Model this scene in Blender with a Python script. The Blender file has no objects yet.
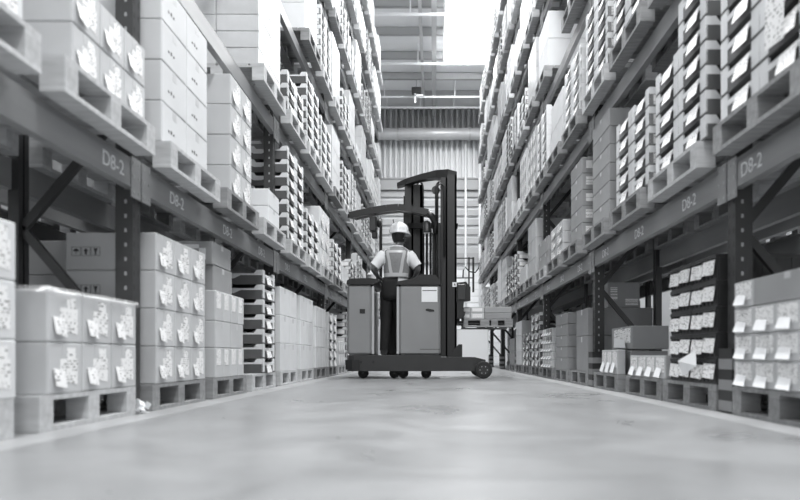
import bpy, bmesh, math, random
from mathutils import Vector, Matrix, Euler

random.seed(7)
SC = bpy.context.scene
COL = SC.collection
D = bpy.data

# ------------------------------------------------------------------ camera
F = 622.2
VPX, VPY, CAMZ = 434.0, 356.0, 0.30
cam_data = D.cameras.new('camera')
cam_data.lens = 28
cam_data.sensor_width = 36
cam_data.shift_x = -(VPX - 400) / 800
cam_data.shift_y = (VPY - 250) / 800
cam_data.dof.use_dof = True
cam_data.dof.focus_distance = 8.4
cam_data.dof.aperture_fstop = 1.6
cam = D.objects.new('camera', cam_data)
cam.location = (0, 0, CAMZ)
cam.rotation_euler = (math.pi / 2, 0, 0)
COL.objects.link(cam)
SC.camera = cam


def proj(x, y, z):
    y = max(y, 0.05)
    return VPX + F * x / y, VPY - F * (z - CAMZ) / y


# ------------------------------------------------------------------ materials
def new_mat(name):
    m = D.materials.new(name)
    m.use_nodes = True
    nt = m.node_tree
    return m, nt, nt.nodes['Principled BSDF']


def grey(v, tint=0.0):
    return (v * (1 - tint), v, min(1, v * (1 + tint)), 1)


def mat(name, v, rough=0.6, metal=0.0, var=0.0, scale=6.0, stretch=(1, 1, 1), rand=0.0, spec=None, bump=0.0, tint=0.012):
    """grey paint / board / timber with optional mottling in object space and a little change from object to object"""
    m, nt, b = new_mat(name)
    b.inputs['Roughness'].default_value = rough
    b.inputs['Metallic'].default_value = metal
    if spec is not None:
        b.inputs['Specular IOR Level'].default_value = spec
    b.inputs['Base Color'].default_value = grey(v, tint)
    if var or rand:
        tc = nt.nodes.new('ShaderNodeTexCoord')
        mp = nt.nodes.new('ShaderNodeMapping')
        mp.inputs['Scale'].default_value = stretch
        nz = nt.nodes.new('ShaderNodeTexNoise')
        nz.inputs['Scale'].default_value = scale
        nz.inputs['Detail'].default_value = 4
        nt.links.new(tc.outputs['Object'], mp.inputs['Vector'])
        nt.links.new(mp.outputs[0], nz.inputs['Vector'])
        mr = nt.nodes.new('ShaderNodeMapRange')
        mr.inputs['From Min'].default_value = 0.3
        mr.inputs['From Max'].default_value = 0.7
        mr.inputs['To Min'].default_value = 1 - var
        mr.inputs['To Max'].default_value = 1 + var
        nt.links.new(nz.outputs['Fac'], mr.inputs['Value'])
        oi = nt.nodes.new('ShaderNodeObjectInfo')
        mr2 = nt.nodes.new('ShaderNodeMapRange')
        mr2.inputs['To Min'].default_value = 1 - rand
        mr2.inputs['To Max'].default_value = 1 + rand
        nt.links.new(oi.outputs['Random'], mr2.inputs['Value'])
        mul = nt.nodes.new('ShaderNodeMath'); mul.operation = 'MULTIPLY'
        nt.links.new(mr.outputs[0], mul.inputs[0]); nt.links.new(mr2.outputs[0], mul.inputs[1])
        sc = nt.nodes.new('ShaderNodeVectorMath'); sc.operation = 'SCALE'
        sc.inputs[0].default_value = grey(v, tint)[:3]
        nt.links.new(mul.outputs[0], sc.inputs['Scale'])
        nt.links.new(sc.outputs[0], b.inputs['Base Color'])
        if bump:
            bp = nt.nodes.new('ShaderNodeBump'); bp.inputs['Strength'].default_value = bump
            nt.links.new(nz.outputs['Fac'], bp.inputs['Height'])
            nt.links.new(bp.outputs[0], b.inputs['Normal'])
    return m


def print_mat(name, paper=0.86, ink=0.16, rows=9, cols=16, cut=0.5):
    """paper printed with rows of dark dashes (the labels are only legible as rows of marks)"""
    m, nt, b = new_mat(name)
    b.inputs['Roughness'].default_value = 0.5
    tc = nt.nodes.new('ShaderNodeTexCoord')
    mp = nt.nodes.new('ShaderNodeMapping')
    mp.inputs['Scale'].default_value = (1, 1, rows)
    nt.links.new(tc.outputs['Generated'], mp.inputs['Vector'])
    sep = nt.nodes.new('ShaderNodeSeparateXYZ')
    nt.links.new(mp.outputs[0], sep.inputs[0])
    fl = nt.nodes.new('ShaderNodeMath'); fl.operation = 'FLOOR'
    fr = nt.nodes.new('ShaderNodeMath'); fr.operation = 'FRACT'
    nt.links.new(sep.outputs['Z'], fl.inputs[0]); nt.links.new(sep.outputs['Z'], fr.inputs[0])
    yy = nt.nodes.new('ShaderNodeMath'); yy.operation = 'MULTIPLY'; yy.inputs[1].default_value = cols
    nt.links.new(sep.outputs['Y'], yy.inputs[0])
    oi = nt.nodes.new('ShaderNodeObjectInfo')
    rz = nt.nodes.new('ShaderNodeMath'); rz.operation = 'MULTIPLY'; rz.inputs[1].default_value = 37
    nt.links.new(oi.outputs['Random'], rz.inputs[0])
    cb = nt.nodes.new('ShaderNodeCombineXYZ')
    nt.links.new(yy.outputs[0], cb.inputs['X'])
    f7 = nt.nodes.new('ShaderNodeMath'); f7.operation = 'MULTIPLY'; f7.inputs[1].default_value = 5.37
    nt.links.new(fl.outputs[0], f7.inputs[0])
    nt.links.new(f7.outputs[0], cb.inputs['Y']); nt.links.new(rz.outputs[0], cb.inputs['Z'])
    nz = nt.nodes.new('ShaderNodeTexNoise'); nz.inputs['Scale'].default_value = 0.8; nz.inputs['Detail'].default_value = 1
    nt.links.new(cb.outputs[0], nz.inputs['Vector'])
    g1 = nt.nodes.new('ShaderNodeMath'); g1.operation = 'GREATER_THAN'; g1.inputs[1].default_value = cut
    nt.links.new(nz.outputs['Fac'], g1.inputs[0])
    g2 = nt.nodes.new('ShaderNodeMath'); g2.operation = 'GREATER_THAN'; g2.inputs[1].default_value = 0.45
    nt.links.new(fr.outputs[0], g2.inputs[0])
    mu = nt.nodes.new('ShaderNodeMath'); mu.operation = 'MULTIPLY'
    nt.links.new(g1.outputs[0], mu.inputs[0]); nt.links.new(g2.outputs[0], mu.inputs[1])
    mx = nt.nodes.new('ShaderNodeMix'); mx.data_type = 'RGBA'
    mx.inputs['A'].default_value = grey(paper); mx.inputs['B'].default_value = grey(ink)
    nt.links.new(mu.outputs[0], mx.inputs['Factor'])
    nt.links.new(mx.outputs['Result'], b.inputs['Base Color'])
    return m


def emit_mat(name, strength):
    m = D.materials.new(name); m.use_nodes = True
    nt = m.node_tree; nt.nodes.clear()
    e = nt.nodes.new('ShaderNodeEmission'); e.inputs['Strength'].default_value = strength
    e.inputs['Color'].default_value = (0.98, 0.99, 1, 1)
    o = nt.nodes.new('ShaderNodeOutputMaterial')
    nt.links.new(e.outputs[0], o.inputs['Surface'])
    return m


def film_mat(name):
    m = D.materials.new(name); m.use_nodes = True
    nt = m.node_tree; nt.nodes.clear()
    t = nt.nodes.new('ShaderNodeBsdfTransparent')
    g = nt.nodes.new('ShaderNodeBsdfGlossy'); g.inputs['Roughness'].default_value = 0.25
    df = nt.nodes.new('ShaderNodeBsdfDiffuse'); df.inputs['Color'].default_value = grey(0.85)
    a = nt.nodes.new('ShaderNodeMixShader'); a.inputs[0].default_value = 0.5
    nt.links.new(g.outputs[0], a.inputs[1]); nt.links.new(df.outputs[0], a.inputs[2])
    tc = nt.nodes.new('ShaderNodeTexCoord')
    nz = nt.nodes.new('ShaderNodeTexNoise'); nz.inputs['Scale'].default_value = 9
    nt.links.new(tc.outputs['Object'], nz.inputs['Vector'])
    bp = nt.nodes.new('ShaderNodeBump'); bp.inputs['Strength'].default_value = 0.6
    nt.links.new(nz.outputs['Fac'], bp.inputs['Height']); nt.links.new(bp.outputs[0], g.inputs['Normal'])
    x = nt.nodes.new('ShaderNodeMixShader'); x.inputs[0].default_value = 0.2
    nt.links.new(t.outputs[0], x.inputs[1]); nt.links.new(a.outputs[0], x.inputs[2])
    o = nt.nodes.new('ShaderNodeOutputMaterial')
    nt.links.new(x.outputs[0], o.inputs['Surface'])
    return m


M = dict(
    pale=mat('pale carton board', 0.66, 0.65, var=0.05, scale=4, rand=0.06),
    light=mat('light carton board', 0.55, 0.65, var=0.05, scale=4, rand=0.06),
    cream=mat('cream carton board', 0.76, 0.6, var=0.04, scale=4, rand=0.05),
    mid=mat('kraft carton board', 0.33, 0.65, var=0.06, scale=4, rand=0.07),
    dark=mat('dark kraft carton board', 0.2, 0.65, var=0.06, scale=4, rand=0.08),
    wrapped=mat('stretch wrapped carton board', 0.6, 0.3, var=0.08, scale=7, rand=0.08, spec=0.6, bump=0.25),
    tape=mat('packing tape', 0.55, 0.3),
    label=print_mat('shipping label print', 0.88, 0.25, 13, 16, 0.57),
    code=print_mat('location label print', 0.85, 0.1, 6, 10, 0.5),
    paper=mat('white paper', 0.85, 0.6),
    ink=mat('black print', 0.05, 0.6),
    traydark=mat('dark printed tray board', 0.11, 0.5, var=0.1, scale=6, rand=0.12),
    traymid=mat('grey printed tray board', 0.24, 0.55, var=0.1, scale=6, rand=0.1),
    traywhite=mat('white tray board', 0.74, 0.6, var=0.05, scale=8, rand=0.05),
    crate=mat('black crate plastic', 0.035, 0.4),
    wood=mat('pallet timber', 0.27, 0.75, var=0.22, scale=5, stretch=(1, 6, 6), rand=0.12, bump=0.1),
    woodpale=mat('pale pallet timber', 0.5, 0.75, var=0.16, scale=5, stretch=(1, 6, 6), rand=0.1, bump=0.1),
    beam=mat('beam paint', 0.27, 0.38, var=0.12, scale=3, stretch=(1, 0.3, 3)),
    upright=mat('upright paint', 0.045, 0.4, var=0.1, scale=4),
    steel=mat('bare galvanised steel', 0.45, 0.4, metal=0.6, var=0.1, scale=8),
    guardblk=mat('black guard paint', 0.03, 0.5),
    guardwht=mat('pale guard paint', 0.26, 0.5),
    stencil=mat('white stencil paint', 0.85, 0.6),
    film=film_mat('clear plastic film'),
    truckgrey=mat('truck body grey paint', 0.24, 0.35, var=0.04, scale=3, spec=0.6),
    trucklight=mat('truck pale edge', 0.5, 0.4),
    truckdark=mat('truck dark paint', 0.03, 0.4, var=0.08, scale=5),
    truckblack=mat('truck black steel', 0.011, 0.4),
    chrome=mat('polished ram', 0.6, 0.2, metal=0.9),
    rubber=mat('black rubber', 0.018, 0.7),
    lens=mat('lamp lens', 0.6, 0.15),
    skin=mat('skin', 0.25, 0.5),
    hair=mat('black hair', 0.012, 0.6),
    shirt=mat('white cotton shirt', 0.78, 0.8, var=0.04, scale=12, bump=0.2),
    vest=mat('grey vest mesh', 0.22, 0.8, var=0.08, scale=30),
    tapeband=mat('reflective tape', 0.5, 0.35),
    trousers=mat('black trousers', 0.013, 0.85, var=0.1, scale=14, bump=0.3),
    hat=mat('white hard hat shell', 0.92, 0.3),
    boots=mat('black boots', 0.015, 0.5),
    wallpaint=mat('white wall cladding', 0.7, 0.6, var=0.04, scale=1),
    cladding=mat('grey corrugated cladding', 0.36, 0.5, var=0.05, scale=0.7),
    claddingpale=mat('pale corrugated cladding', 0.66, 0.5, var=0.06, scale=0.7),
    girt=mat('grey girt steel', 0.34, 0.5),
    louvre=mat('grey wall panel', 0.42, 0.6, var=0.05, scale=0.8),
    duct=mat('galvanised duct', 0.5, 0.35, metal=0.2, var=0.06, scale=2),
    roofsheet=mat('roof sheet', 0.78, 0.6, var=0.05, scale=0.6),  # paled so the hazy glow under the roof sits in the colour
    purlin=mat('purlin steel', 0.42, 0.5),  # lightened too, standing in for haze near the skylight
    pipe=mat('white pipe', 0.8, 0.4),
    shutter=mat('white roller shutter', 0.8, 0.5),
    floorline=mat('pale floor paint', 0.37, 0.35, var=0.12, scale=3),
    skylight=emit_mat('skylight daylight', 3.0),
)

# polished concrete
fm, nt, b = new_mat('polished concrete')
tc = nt.nodes.new('ShaderNodeTexCoord')
n1 = nt.nodes.new('ShaderNodeTexNoise'); n1.inputs['Scale'].default_value = 1.6; n1.inputs['Detail'].default_value = 6
n1.inputs['Distortion'].default_value = 1.2
n2 = nt.nodes.new('ShaderNodeTexNoise'); n2.inputs['Scale'].default_value = 9; n2.inputs['Detail'].default_value = 5
nt.links.new(tc.outputs['Object'], n1.inputs['Vector']); nt.links.new(tc.outputs['Object'], n2.inputs['Vector'])
ad = nt.nodes.new('ShaderNodeMath'); ad.operation = 'MULTIPLY_ADD'; ad.inputs[1].default_value = 0.35
nt.links.new(n2.outputs['Fac'], ad.inputs[0]); nt.links.new(n1.outputs['Fac'], ad.inputs[2])
rp = nt.nodes.new('ShaderNodeValToRGB')
rp.color_ramp.elements[0].position = 0.42; rp.color_ramp.elements[0].color = grey(0.225, 0.015)
rp.color_ramp.elements[1].position = 0.95; rp.color_ramp.elements[1].color = grey(0.315, 0.015)
nt.links.new(ad.outputs[0], rp.inputs[0]); nt.links.new(rp.outputs[0], b.inputs['Base Color'])
mr = nt.nodes.new('ShaderNodeMapRange'); mr.inputs['To Min'].default_value = 0.2; mr.inputs['To Max'].default_value = 0.42
nt.links.new(n1.outputs['Fac'], mr.inputs['Value']); nt.links.new(mr.outputs[0], b.inputs['Roughness'])
b.inputs['Specular IOR Level'].default_value = 0.5
M['floor'] = fm


# ------------------------------------------------------------------ mesh builder
class MB:
    def __init__(self):
        self.v, self.f, self.m, self.mats = [], [], [], []

    def mi(self, name):
        if name not in self.mats:
            self.mats.append(name)
        return self.mats.index(name)

    def add(self, vs, fs, m):
        n = len(self.v); k = self.mi(m)
        self.v += [tuple(p) for p in vs]
        for f in fs:
            self.f.append(tuple(n + i for i in f)); self.m.append(k)
        return self

    BF = [(0, 3, 2, 1), (4, 5, 6, 7), (0, 1, 5, 4), (1, 2, 6, 5), (2, 3, 7, 6), (3, 0, 4, 7)]

    def box(self, lo, hi, m, mtx=None):
        x0, y0, z0 = lo; x1, y1, z1 = hi
        if x0 > x1: x0, x1 = x1, x0
        if y0 > y1: y0, y1 = y1, y0
        if z0 > z1: z0, z1 = z1, z0
        vs = [(x0, y0, z0), (x1, y0, z0), (x1, y1, z0), (x0, y1, z0), (x0, y0, z1), (x1, y0, z1), (x1, y1, z1), (x0, y1, z1)]
        if mtx: vs = [mtx @ Vector(p) for p in vs]
        return self.add(vs, self.BF, m)

    def cbox(self, lo, hi, m, c=0.006):
        """box with chamfered edges"""
        bm = bmesh.new()
        bmesh.ops.create_cube(bm, size=1)
        s = [abs(hi[i] - lo[i]) for i in range(3)]; ce = [(hi[i] + lo[i]) / 2 for i in range(3)]
        for v in bm.verts: v.co = Vector((v.co[i] * s[i] + ce[i] for i in range(3)))
        bmesh.ops.bevel(bm, geom=bm.edges[:], offset=min(c, min(s) * 0.4), segments=1, affect='EDGES')
        bm.verts.index_update()
        self.add([v.co.copy() for v in bm.verts], [[v.index for v in f.verts] for f in bm.faces], m)
        bm.free(); return self

    def beam(self, p, q, w, h, m, up=(0, 0, 1)):
        """rectangular bar from p to q"""
        p, q = Vector(p), Vector(q); d = (q - p).normalized()
        u = Vector(up)
        if abs(d.dot(u)) > 0.98: u = Vector((0, 1, 0))
        s = d.cross(u).normalized(); u = s.cross(d)
        vs = []
        for e in (p, q):
            for a, c in ((-1, -1), (1, -1), (1, 1), (-1, 1)):
                vs.append(e + s * a * w / 2 + u * c * h / 2)
        return self.add(vs, [(0, 3, 2, 1), (4, 5, 6, 7), (0, 1, 5, 4), (1, 2, 6, 5), (2, 3, 7, 6), (3, 0, 4, 7)], m)

    def tube(self, pts, r, m, n=10, caps=True):
        pts = [Vector(p) for p in pts]
        rs = r if isinstance(r, (list, tuple)) else [r] * len(pts)
        vs, fs = [], []
        ref = None
        for i, p in enumerate(pts):
            d = (pts[min(i + 1, len(pts) - 1)] - pts[max(i - 1, 0)]).normalized()
            if ref is None or abs(ref.dot(d)) > 0.95:
                ref = Vector((0, 0, 1)) if abs(d.z) < 0.9 else Vector((1, 0, 0))
            s = d.cross(ref).normalized(); u = s.cross(d)
            for k in range(n):
                a = 2 * math.pi * k / n
                vs.append(p + (s * math.cos(a) + u * math.sin(a)) * rs[i])
        for i in range(len(pts) - 1):
            for k in range(n):
                a, c = i * n + k, i * n + (k + 1) % n
                fs.append((a, c, c + n, a + n))
        if caps:
            fs.append(tuple(range(n - 1, -1, -1))); fs.append(tuple((len(pts) - 1) * n + k for k in range(n)))
        return self.add(vs, fs, m)

    def prism(self, poly, axis, a, c, m):
        """polygon extruded along axis x|y|z between a and c; poly are the two other coordinates in order"""
        def P(u, w, t):
            return {'x': (t, u, w), 'y': (u, t, w), 'z': (u, w, t)}[axis]
        n = len(poly)
        vs = [P(u, w, a) for u, w in poly] + [P(u, w, c) for u, w in poly]
        fs = [tuple(range(n)), tuple(range(2 * n - 1, n - 1, -1))]
        fs += [((i + 1) % n, i, i + n, (i + 1) % n + n) for i in range(n)]
        return self.add(vs, fs, m)

    def lathe(self, prof, m, c=(0, 0, 0), n=20, axis='z'):
        vs, fs = [], []
        for r, t in prof:
            for k in range(n):
                a = 2 * math.pi * k / n
                u, w = r * math.cos(a), r * math.sin(a)
                p = {'z': (u, w, t), 'y': (u, t, w), 'x': (t, u, w)}[axis]
                vs.append((p[0] + c[0], p[1] + c[1], p[2] + c[2]))
        for i in range(len(prof) - 1):
            for k in range(n):
                fs.append((i * n + k, i * n + (k + 1) % n, (i + 1) * n + (k + 1) % n, (i + 1) * n + k))
        fs.append(tuple(range(n - 1, -1, -1))); fs.append(tuple((len(prof) - 1) * n + k for k in range(n)))
        return self.add(vs, fs, m)

    def mesh(self, name, smooth=False):
        me = D.meshes.new(name)
        me.from_pydata(self.v, [], self.f)
        for k in self.mats: me.materials.append(M[k])
        for p, k in zip(me.polygons, self.m): p.material_index = k
        bm = bmesh.new(); bm.from_mesh(me)
        bmesh.ops.recalc_face_normals(bm, faces=bm.faces[:])
        bm.to_mesh(me); bm.free()
        if smooth:
            for p in me.polygons: p.use_smooth = len(p.vertices) == 4
        me.update()
        return me

    def obj(self, name, parent=None, loc=(0, 0, 0), smooth=False):
        return link(name, self.mesh(name, smooth), parent, loc)


def link(name, data, parent=None, loc=(0, 0, 0)):
    o = D.objects.new(name, data)
    COL.objects.link(o)
    o.parent = parent
    o.location = loc
    return o


def tag(o, label=None, cat=None, group=None, kind=None):
    if label: o['label'] = label
    if cat: o['category'] = cat
    if group: o['group'] = group
    if kind: o['kind'] = kind
    return o


def thing(name, label, cat, loc=(0, 0, 0), group=None):
    return tag(link(name, None, None, loc), label, cat, group)


def struct(name, mb, label=None):
    o = mb.obj(name)
    o['kind'] = 'structure'
    if label: o['label'] = label
    return o


def text_mesh(s, size):
    cu = D.curves.new('stencil', 'FONT')
    cu.body = s; cu.size = size; cu.extrude = 0.0008; cu.offset = 0.0
    t = D.objects.new('stencil', cu); COL.objects.link(t)
    dg = bpy.context.evaluated_depsgraph_get()
    me = D.meshes.new_from_object(t.evaluated_get(dg))
    D.objects.remove(t)
    return me


# ------------------------------------------------------------------ layout constants
XU0, XU1 = 1.57, 1.66            # front upright
XR0, XR1 = 2.13, 2.22            # rear upright
COL0, BAY = 3.283, 2.822
TOPS = [0.0, 1.325, 2.62, 3.92, 5.22, 6.52, 7.82]
BH = 0.16
HW = 6.6                         # half width of the hall
WALLY, ROOFZ = 27.0, 11.0


def colY(k):                      # k = -1, 0, 1 ...
    return COL0 + BAY * k


# ------------------------------------------------------------------ setting
struct('floor', MB().box((-HW, -7, -0.1), (HW, WALLY, 0), 'floor'))
struct('floor_line_1', MB().box((-1.52, -4, 0), (-1.36, 21, 0.0008), 'floorline')).name = 'trim_1'
struct('floor_line_2', MB().box((1.36, -4, 0), (1.52, 21, 0.0008), 'floorline')).name = 'trim_2'
for sd, nm in ((-1, 'left'), (1, 'right')):
    struct('wall_' + nm, MB().box((sd * HW, -7, 0), (sd * (HW + 0.2), WALLY, ROOFZ), 'wallpaint'))

# end wall: corrugated sheet above, panelled below, roller shutter at floor level
mb = MB()
mb.box((-HW, WALLY, 0), (HW, WALLY + 0.15, ROOFZ), 'wallpaint')
wall_back = struct('wall_back', mb)


def corrugated(z0, z1, m, y, pitch=0.24, depth=0.07):
    q = MB(); prof = []
    x = -HW
    while x < HW:
        prof += [(x, y), (x + pitch * 0.4, y), (x + pitch * 0.5, y - depth), (x + pitch * 0.9, y - depth)]
        x += pitch
    n = len(prof)
    vs = [(a, c, z0) for a, c in prof] + [(a, c, z1) for a, c in prof]
    fs = [(i, i + 1, i + 1 + n, i + n) for i in range(n - 1)]
    return q.add(vs, fs, m)


c1 = corrugated(7.95, 9.75, 'claddingpale', WALLY - 0.02, 0.24, 0.16).obj('wall_cladding_pale', wall_back)
c2 = corrugated(9.75, ROOFZ - 0.02, 'cladding', WALLY - 0.02, 0.24, 0.16).obj('wall_cladding_grey', wall_back)
q = MB()
q.box((-HW, WALLY - 0.28, 7.45), (HW, WALLY - 0.02, 7.95), 'girt')
q.box((-HW, WALLY - 0.34, 7.90), (HW, WALLY - 0.28, 7.95), 'cladding')
q.obj('wall_girt', wall_back)
q = MB()
z = 4.75
while z < 7.4:
    q.box((-HW, WALLY - 0.12, z), (HW, WALLY, z + 0.25), 'louvre')
    z += 0.405
q.obj('wall_panel', wall_back)
q = MB()
for x in (-2.35, 1.35, 1.95):
    q.tube([(x, WALLY - 0.45, 0), (x, WALLY - 0.45, 9.6)], 0.045, 'pipe', 8)
tagp = None
for i, x in enumerate((-2.35, 1.35, 1.95)):
    o = MB().tube([(x, WALLY - 0.45, 0), (x, WALLY - 0.45, 9.6)], 0.045, 'pipe', 8).obj('wall_pipe', None, smooth=True)
    tag(o, ['white vertical pipe on the end wall beside the left rack', 'white vertical pipe on the end wall just right of the forklift mast',
            'white vertical pipe on the end wall beside the right rack'][i], 'pipe', 'pipes on the end wall')
    for zz in (2.0, 4.5, 7.0):
        MB().box((x - 0.06, WALLY - 0.45, zz), (x + 0.06, WALLY - (0.16 if zz < 4.3 else 0.12), zz + 0.06), 'steel').obj('pipe_bracket', o)
dr = MB()
zz = 0.0
while zz < 4.3:
    dr.box((-2.9, WALLY - 0.10, zz), (2.9, WALLY, zz + 0.27), 'shutter'); zz += 0.29
door = struct('door_1', dr)
MB().box((-3.05, WALLY - 0.3, 4.3), (3.05, WALLY, 4.72), 'girt').obj('door_hood', door)
for sd in (-1, 1):
    MB().box((sd * 2.9, WALLY - 0.16, 0), (sd * 3.05, WALLY, 4.3), 'girt').obj('door_guide', door)

# roof with skylight
SKX0, SKX1, SKY0, SKY1 = 0.35, 2.75, 17.5, 22.6
r = MB()
r.box((-HW, -7, ROOFZ), (SKX0, WALLY, ROOFZ + 0.12), 'roofsheet')
r.box((SKX1, -7, ROOFZ), (HW, WALLY, ROOFZ + 0.12), 'roofsheet')
r.box((SKX0, -7, ROOFZ), (SKX1, SKY0, ROOFZ + 0.12), 'roofsheet')
r.box((SKX0, SKY1, ROOFZ), (SKX1, WALLY, ROOFZ + 0.12), 'roofsheet')
ceil = struct('ceiling', r)
win = struct('window_1', MB().box((SKX0, SKY0, ROOFZ + 0.1), (SKX1, SKY1, ROOFZ + 0.14), 'skylight'), 'bright skylight in the roof')
fr = MB()
fr.box((SKX0 - 0.06, SKY0 - 0.06, ROOFZ - 0.06), (SKX0, SKY1 + 0.06, ROOFZ + 0.1), 'pipe')
fr.box((SKX1, SKY0 - 0.06, ROOFZ - 0.06), (SKX1 + 0.06, SKY1 + 0.06, ROOFZ + 0.1), 'pipe')
fr.obj('window_frame', win)
pu = []
yy = 18.6
while yy < 26.6:
    p = MB()
    spans = [(-HW, SKX0 - 0.06), (SKX1 + 0.06, HW)] if SKY0 - 0.1 < yy < SKY1 + 0.1 else [(-HW, HW)]
    for a, c in spans:
        p.box((a, yy, ROOFZ - 0.27), (c, yy + 0.012, ROOFZ), 'purlin')
        p.box((a, yy, ROOFZ - 0.27), (c, yy + 0.08, ROOFZ - 0.258), 'purlin')
        p.box((a, yy, ROOFZ - 0.012), (c, yy + 0.08, ROOFZ), 'purlin')
    p.obj('ceiling_purlin', ceil)
    yy += 1.62
for x in (-0.42, -0.0, 3.6, -3.9):
    w = 0.16 if x == 0 else 0.1
    MB().box((x - w / 2, 17.5, ROOFZ - 0.36), (x + w / 2, WALLY, ROOFZ - 0.275), 'purlin').obj('ceiling_rafter', ceil)

# sprinkler pipes hung under the roof
lab = ['white sprinkler pipe under the roof, topmost of the four across the aisle', 'white sprinkler pipe under the roof, second of four from the top',
       'white sprinkler pipe under the roof, third of four from the top', 'white sprinkler pipe under the roof nearest the end wall']
for i, (py, yy) in enumerate(((14.5, 18.4), (64, 21.3), (97, 23.9), (107.5, 25.2))):
    zz = CAMZ + (VPY - py) * yy / F
    o = tag(MB().tube([(-HW + 0.02, yy, zz), (HW - 0.02, yy, zz)], 0.05 if i < 2 else 0.04, 'pipe', 8).obj('ceiling_sprinkler_pipe', smooth=True), lab[i], 'pipe', 'sprinkler pipes under the roof')
    for k in range(-3, 4):
        x = k * 1.35 + (-0.7 if i == 0 else -0.55)
        MB().tube([(x, yy, zz), (x, yy, ROOFZ - 0.002)], 0.022, 'pipe', 6).obj('hanger_rod', o)
# duct along the end wall
zz = CAMZ + (VPY - 134) * 26.2 / F
dct = tag(MB().tube([(-HW + 0.02, 26.2, zz), (HW - 0.02, 26.2, zz)], 0.24, 'duct', 20).obj('ceiling_air_duct', smooth=True),
          'round grey air duct running across the end wall below the roof', 'duct')
for x in (-4.5, -1.5, 1.5, 4.5):
    MB().lathe([(0.245, -0.03), (0.262, -0.03), (0.262, 0.03), (0.245, 0.03)], 'steel', (x, 26.2, zz), 20, 'x').obj('duct_clamp', dct)
    MB().box((x - 0.03, 26.2, zz - 0.03), (x + 0.03, WALLY - 0.1, zz + 0.03), 'steel').obj('duct_bracket', dct)
# small fixture hanging from the third pipe
fx = thing('ceiling_fixture', 'small dark box with a white bracket hanging under the roof pipes', 'fixture', (-0.66, 23.5, 0))
MB().cbox((-0.18, -0.12, 10.2), (0.18, 0.12, 10.42), 'truckdark', 0.02).obj('housing', fx)
MB().tube([(0, 0, 10.42), (0, 0, ROOFZ - 0.002)], 0.02, 'steel', 6).obj('hanger_rod', fx)
MB().box((-0.08, -0.05, 9.85), (-0.02, 0.05, 10.2), 'pipe').box((-0.08, -0.05, 10.1), (0.25, 0.05, 10.16), 'pipe').obj('bracket', fx)

# ------------------------------------------------------------------ racks
def side_name(sd):
    return 'left' if sd < 0 else 'right'


def upright_mesh(h, near):
    """perforated channel, web towards the aisle (-x in local, mirrored by caller through scale)"""
    q = MB()
    w, d = 0.09, 0.085
    q.box((0, -d / 2, 0), (0.004, d / 2, h), 'upright')                      # web facing the aisle
    for s in (-1, 1):
        q.box((0.004, s * d / 2, 0), (w - 0.02, s * (d / 2 - 0.004), h), 'upright')   # flanges
        q.box((w - 0.02, s * d / 2, 0), (w, s * (d / 2 - 0.022), h), 'upright')       # lips
        q.box((w - 0.004, s * d / 2, 0), (w, s * 0.006, h), 'upright')
    if near:   # slots read as pale specks
        z = 0.12
        while z < min(h, 3.0):
            for s in (-1, 1):
                q.box((-0.0012, s * 0.018, z), (0.002, s * 0.030, z + 0.028), 'ink')
            q.box((0.03, -d / 2 - 0.0012, z), (0.042, -d / 2 + 0.001, z + 0.02), 'steel')
            q.box((0.06, -d / 2 - 0.0012, z + 0.03), (0.07, -d / 2 + 0.001, z + 0.045), 'ink')
            z += 0.075
    return q


def mirror_mesh(me, sd):
    if sd < 0:
        me.transform(Matrix.Scale(-1, 4, (1, 0, 0)))
        me.flip_normals()
    return me


UPM = {(sd, nr): mirror_mesh(upright_mesh(8.2, nr).mesh('upright'), sd) for sd in (-1, 1) for nr in (0, 1)}
STENCIL = text_mesh('D8-2', 0.10)
STENCIL.materials.clear(); STENCIL.materials.append(M['stencil'])


def beam_mesh(L):
    q = MB()
    prof = [(0, 0), (0.045, 0), (0.045, BH), (0.018, BH), (0.018, BH - 0.035), (0, BH - 0.04)]
    q.prism([(a, c) for a, c in prof], 'y', -L / 2, L / 2, 'beam')
    q.box((-0.002, -L / 2, 0.0), (0.0, L / 2, 0.012), 'beam')
    return q


BEAMM = {sd: mirror_mesh(beam_mesh(BAY - 0.1).mesh('beam'), sd) for sd in (-1, 1)}


def connector_mesh():
    q = MB()
    q.box((-0.006, -0.05, -0.05), (-0.002, 0.05, BH - 0.003), 'beam')
    for s in (-1, 1):
        for z in (-0.03, 0.05, 0.12):
            q.box((-0.009, s * 0.022, z), (-0.006, s * 0.035, z + 0.015), 'steel')
    return q


CONM = {sd: mirror_mesh(connector_mesh().mesh('beam_connector'), sd) for sd in (-1, 1)}


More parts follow.
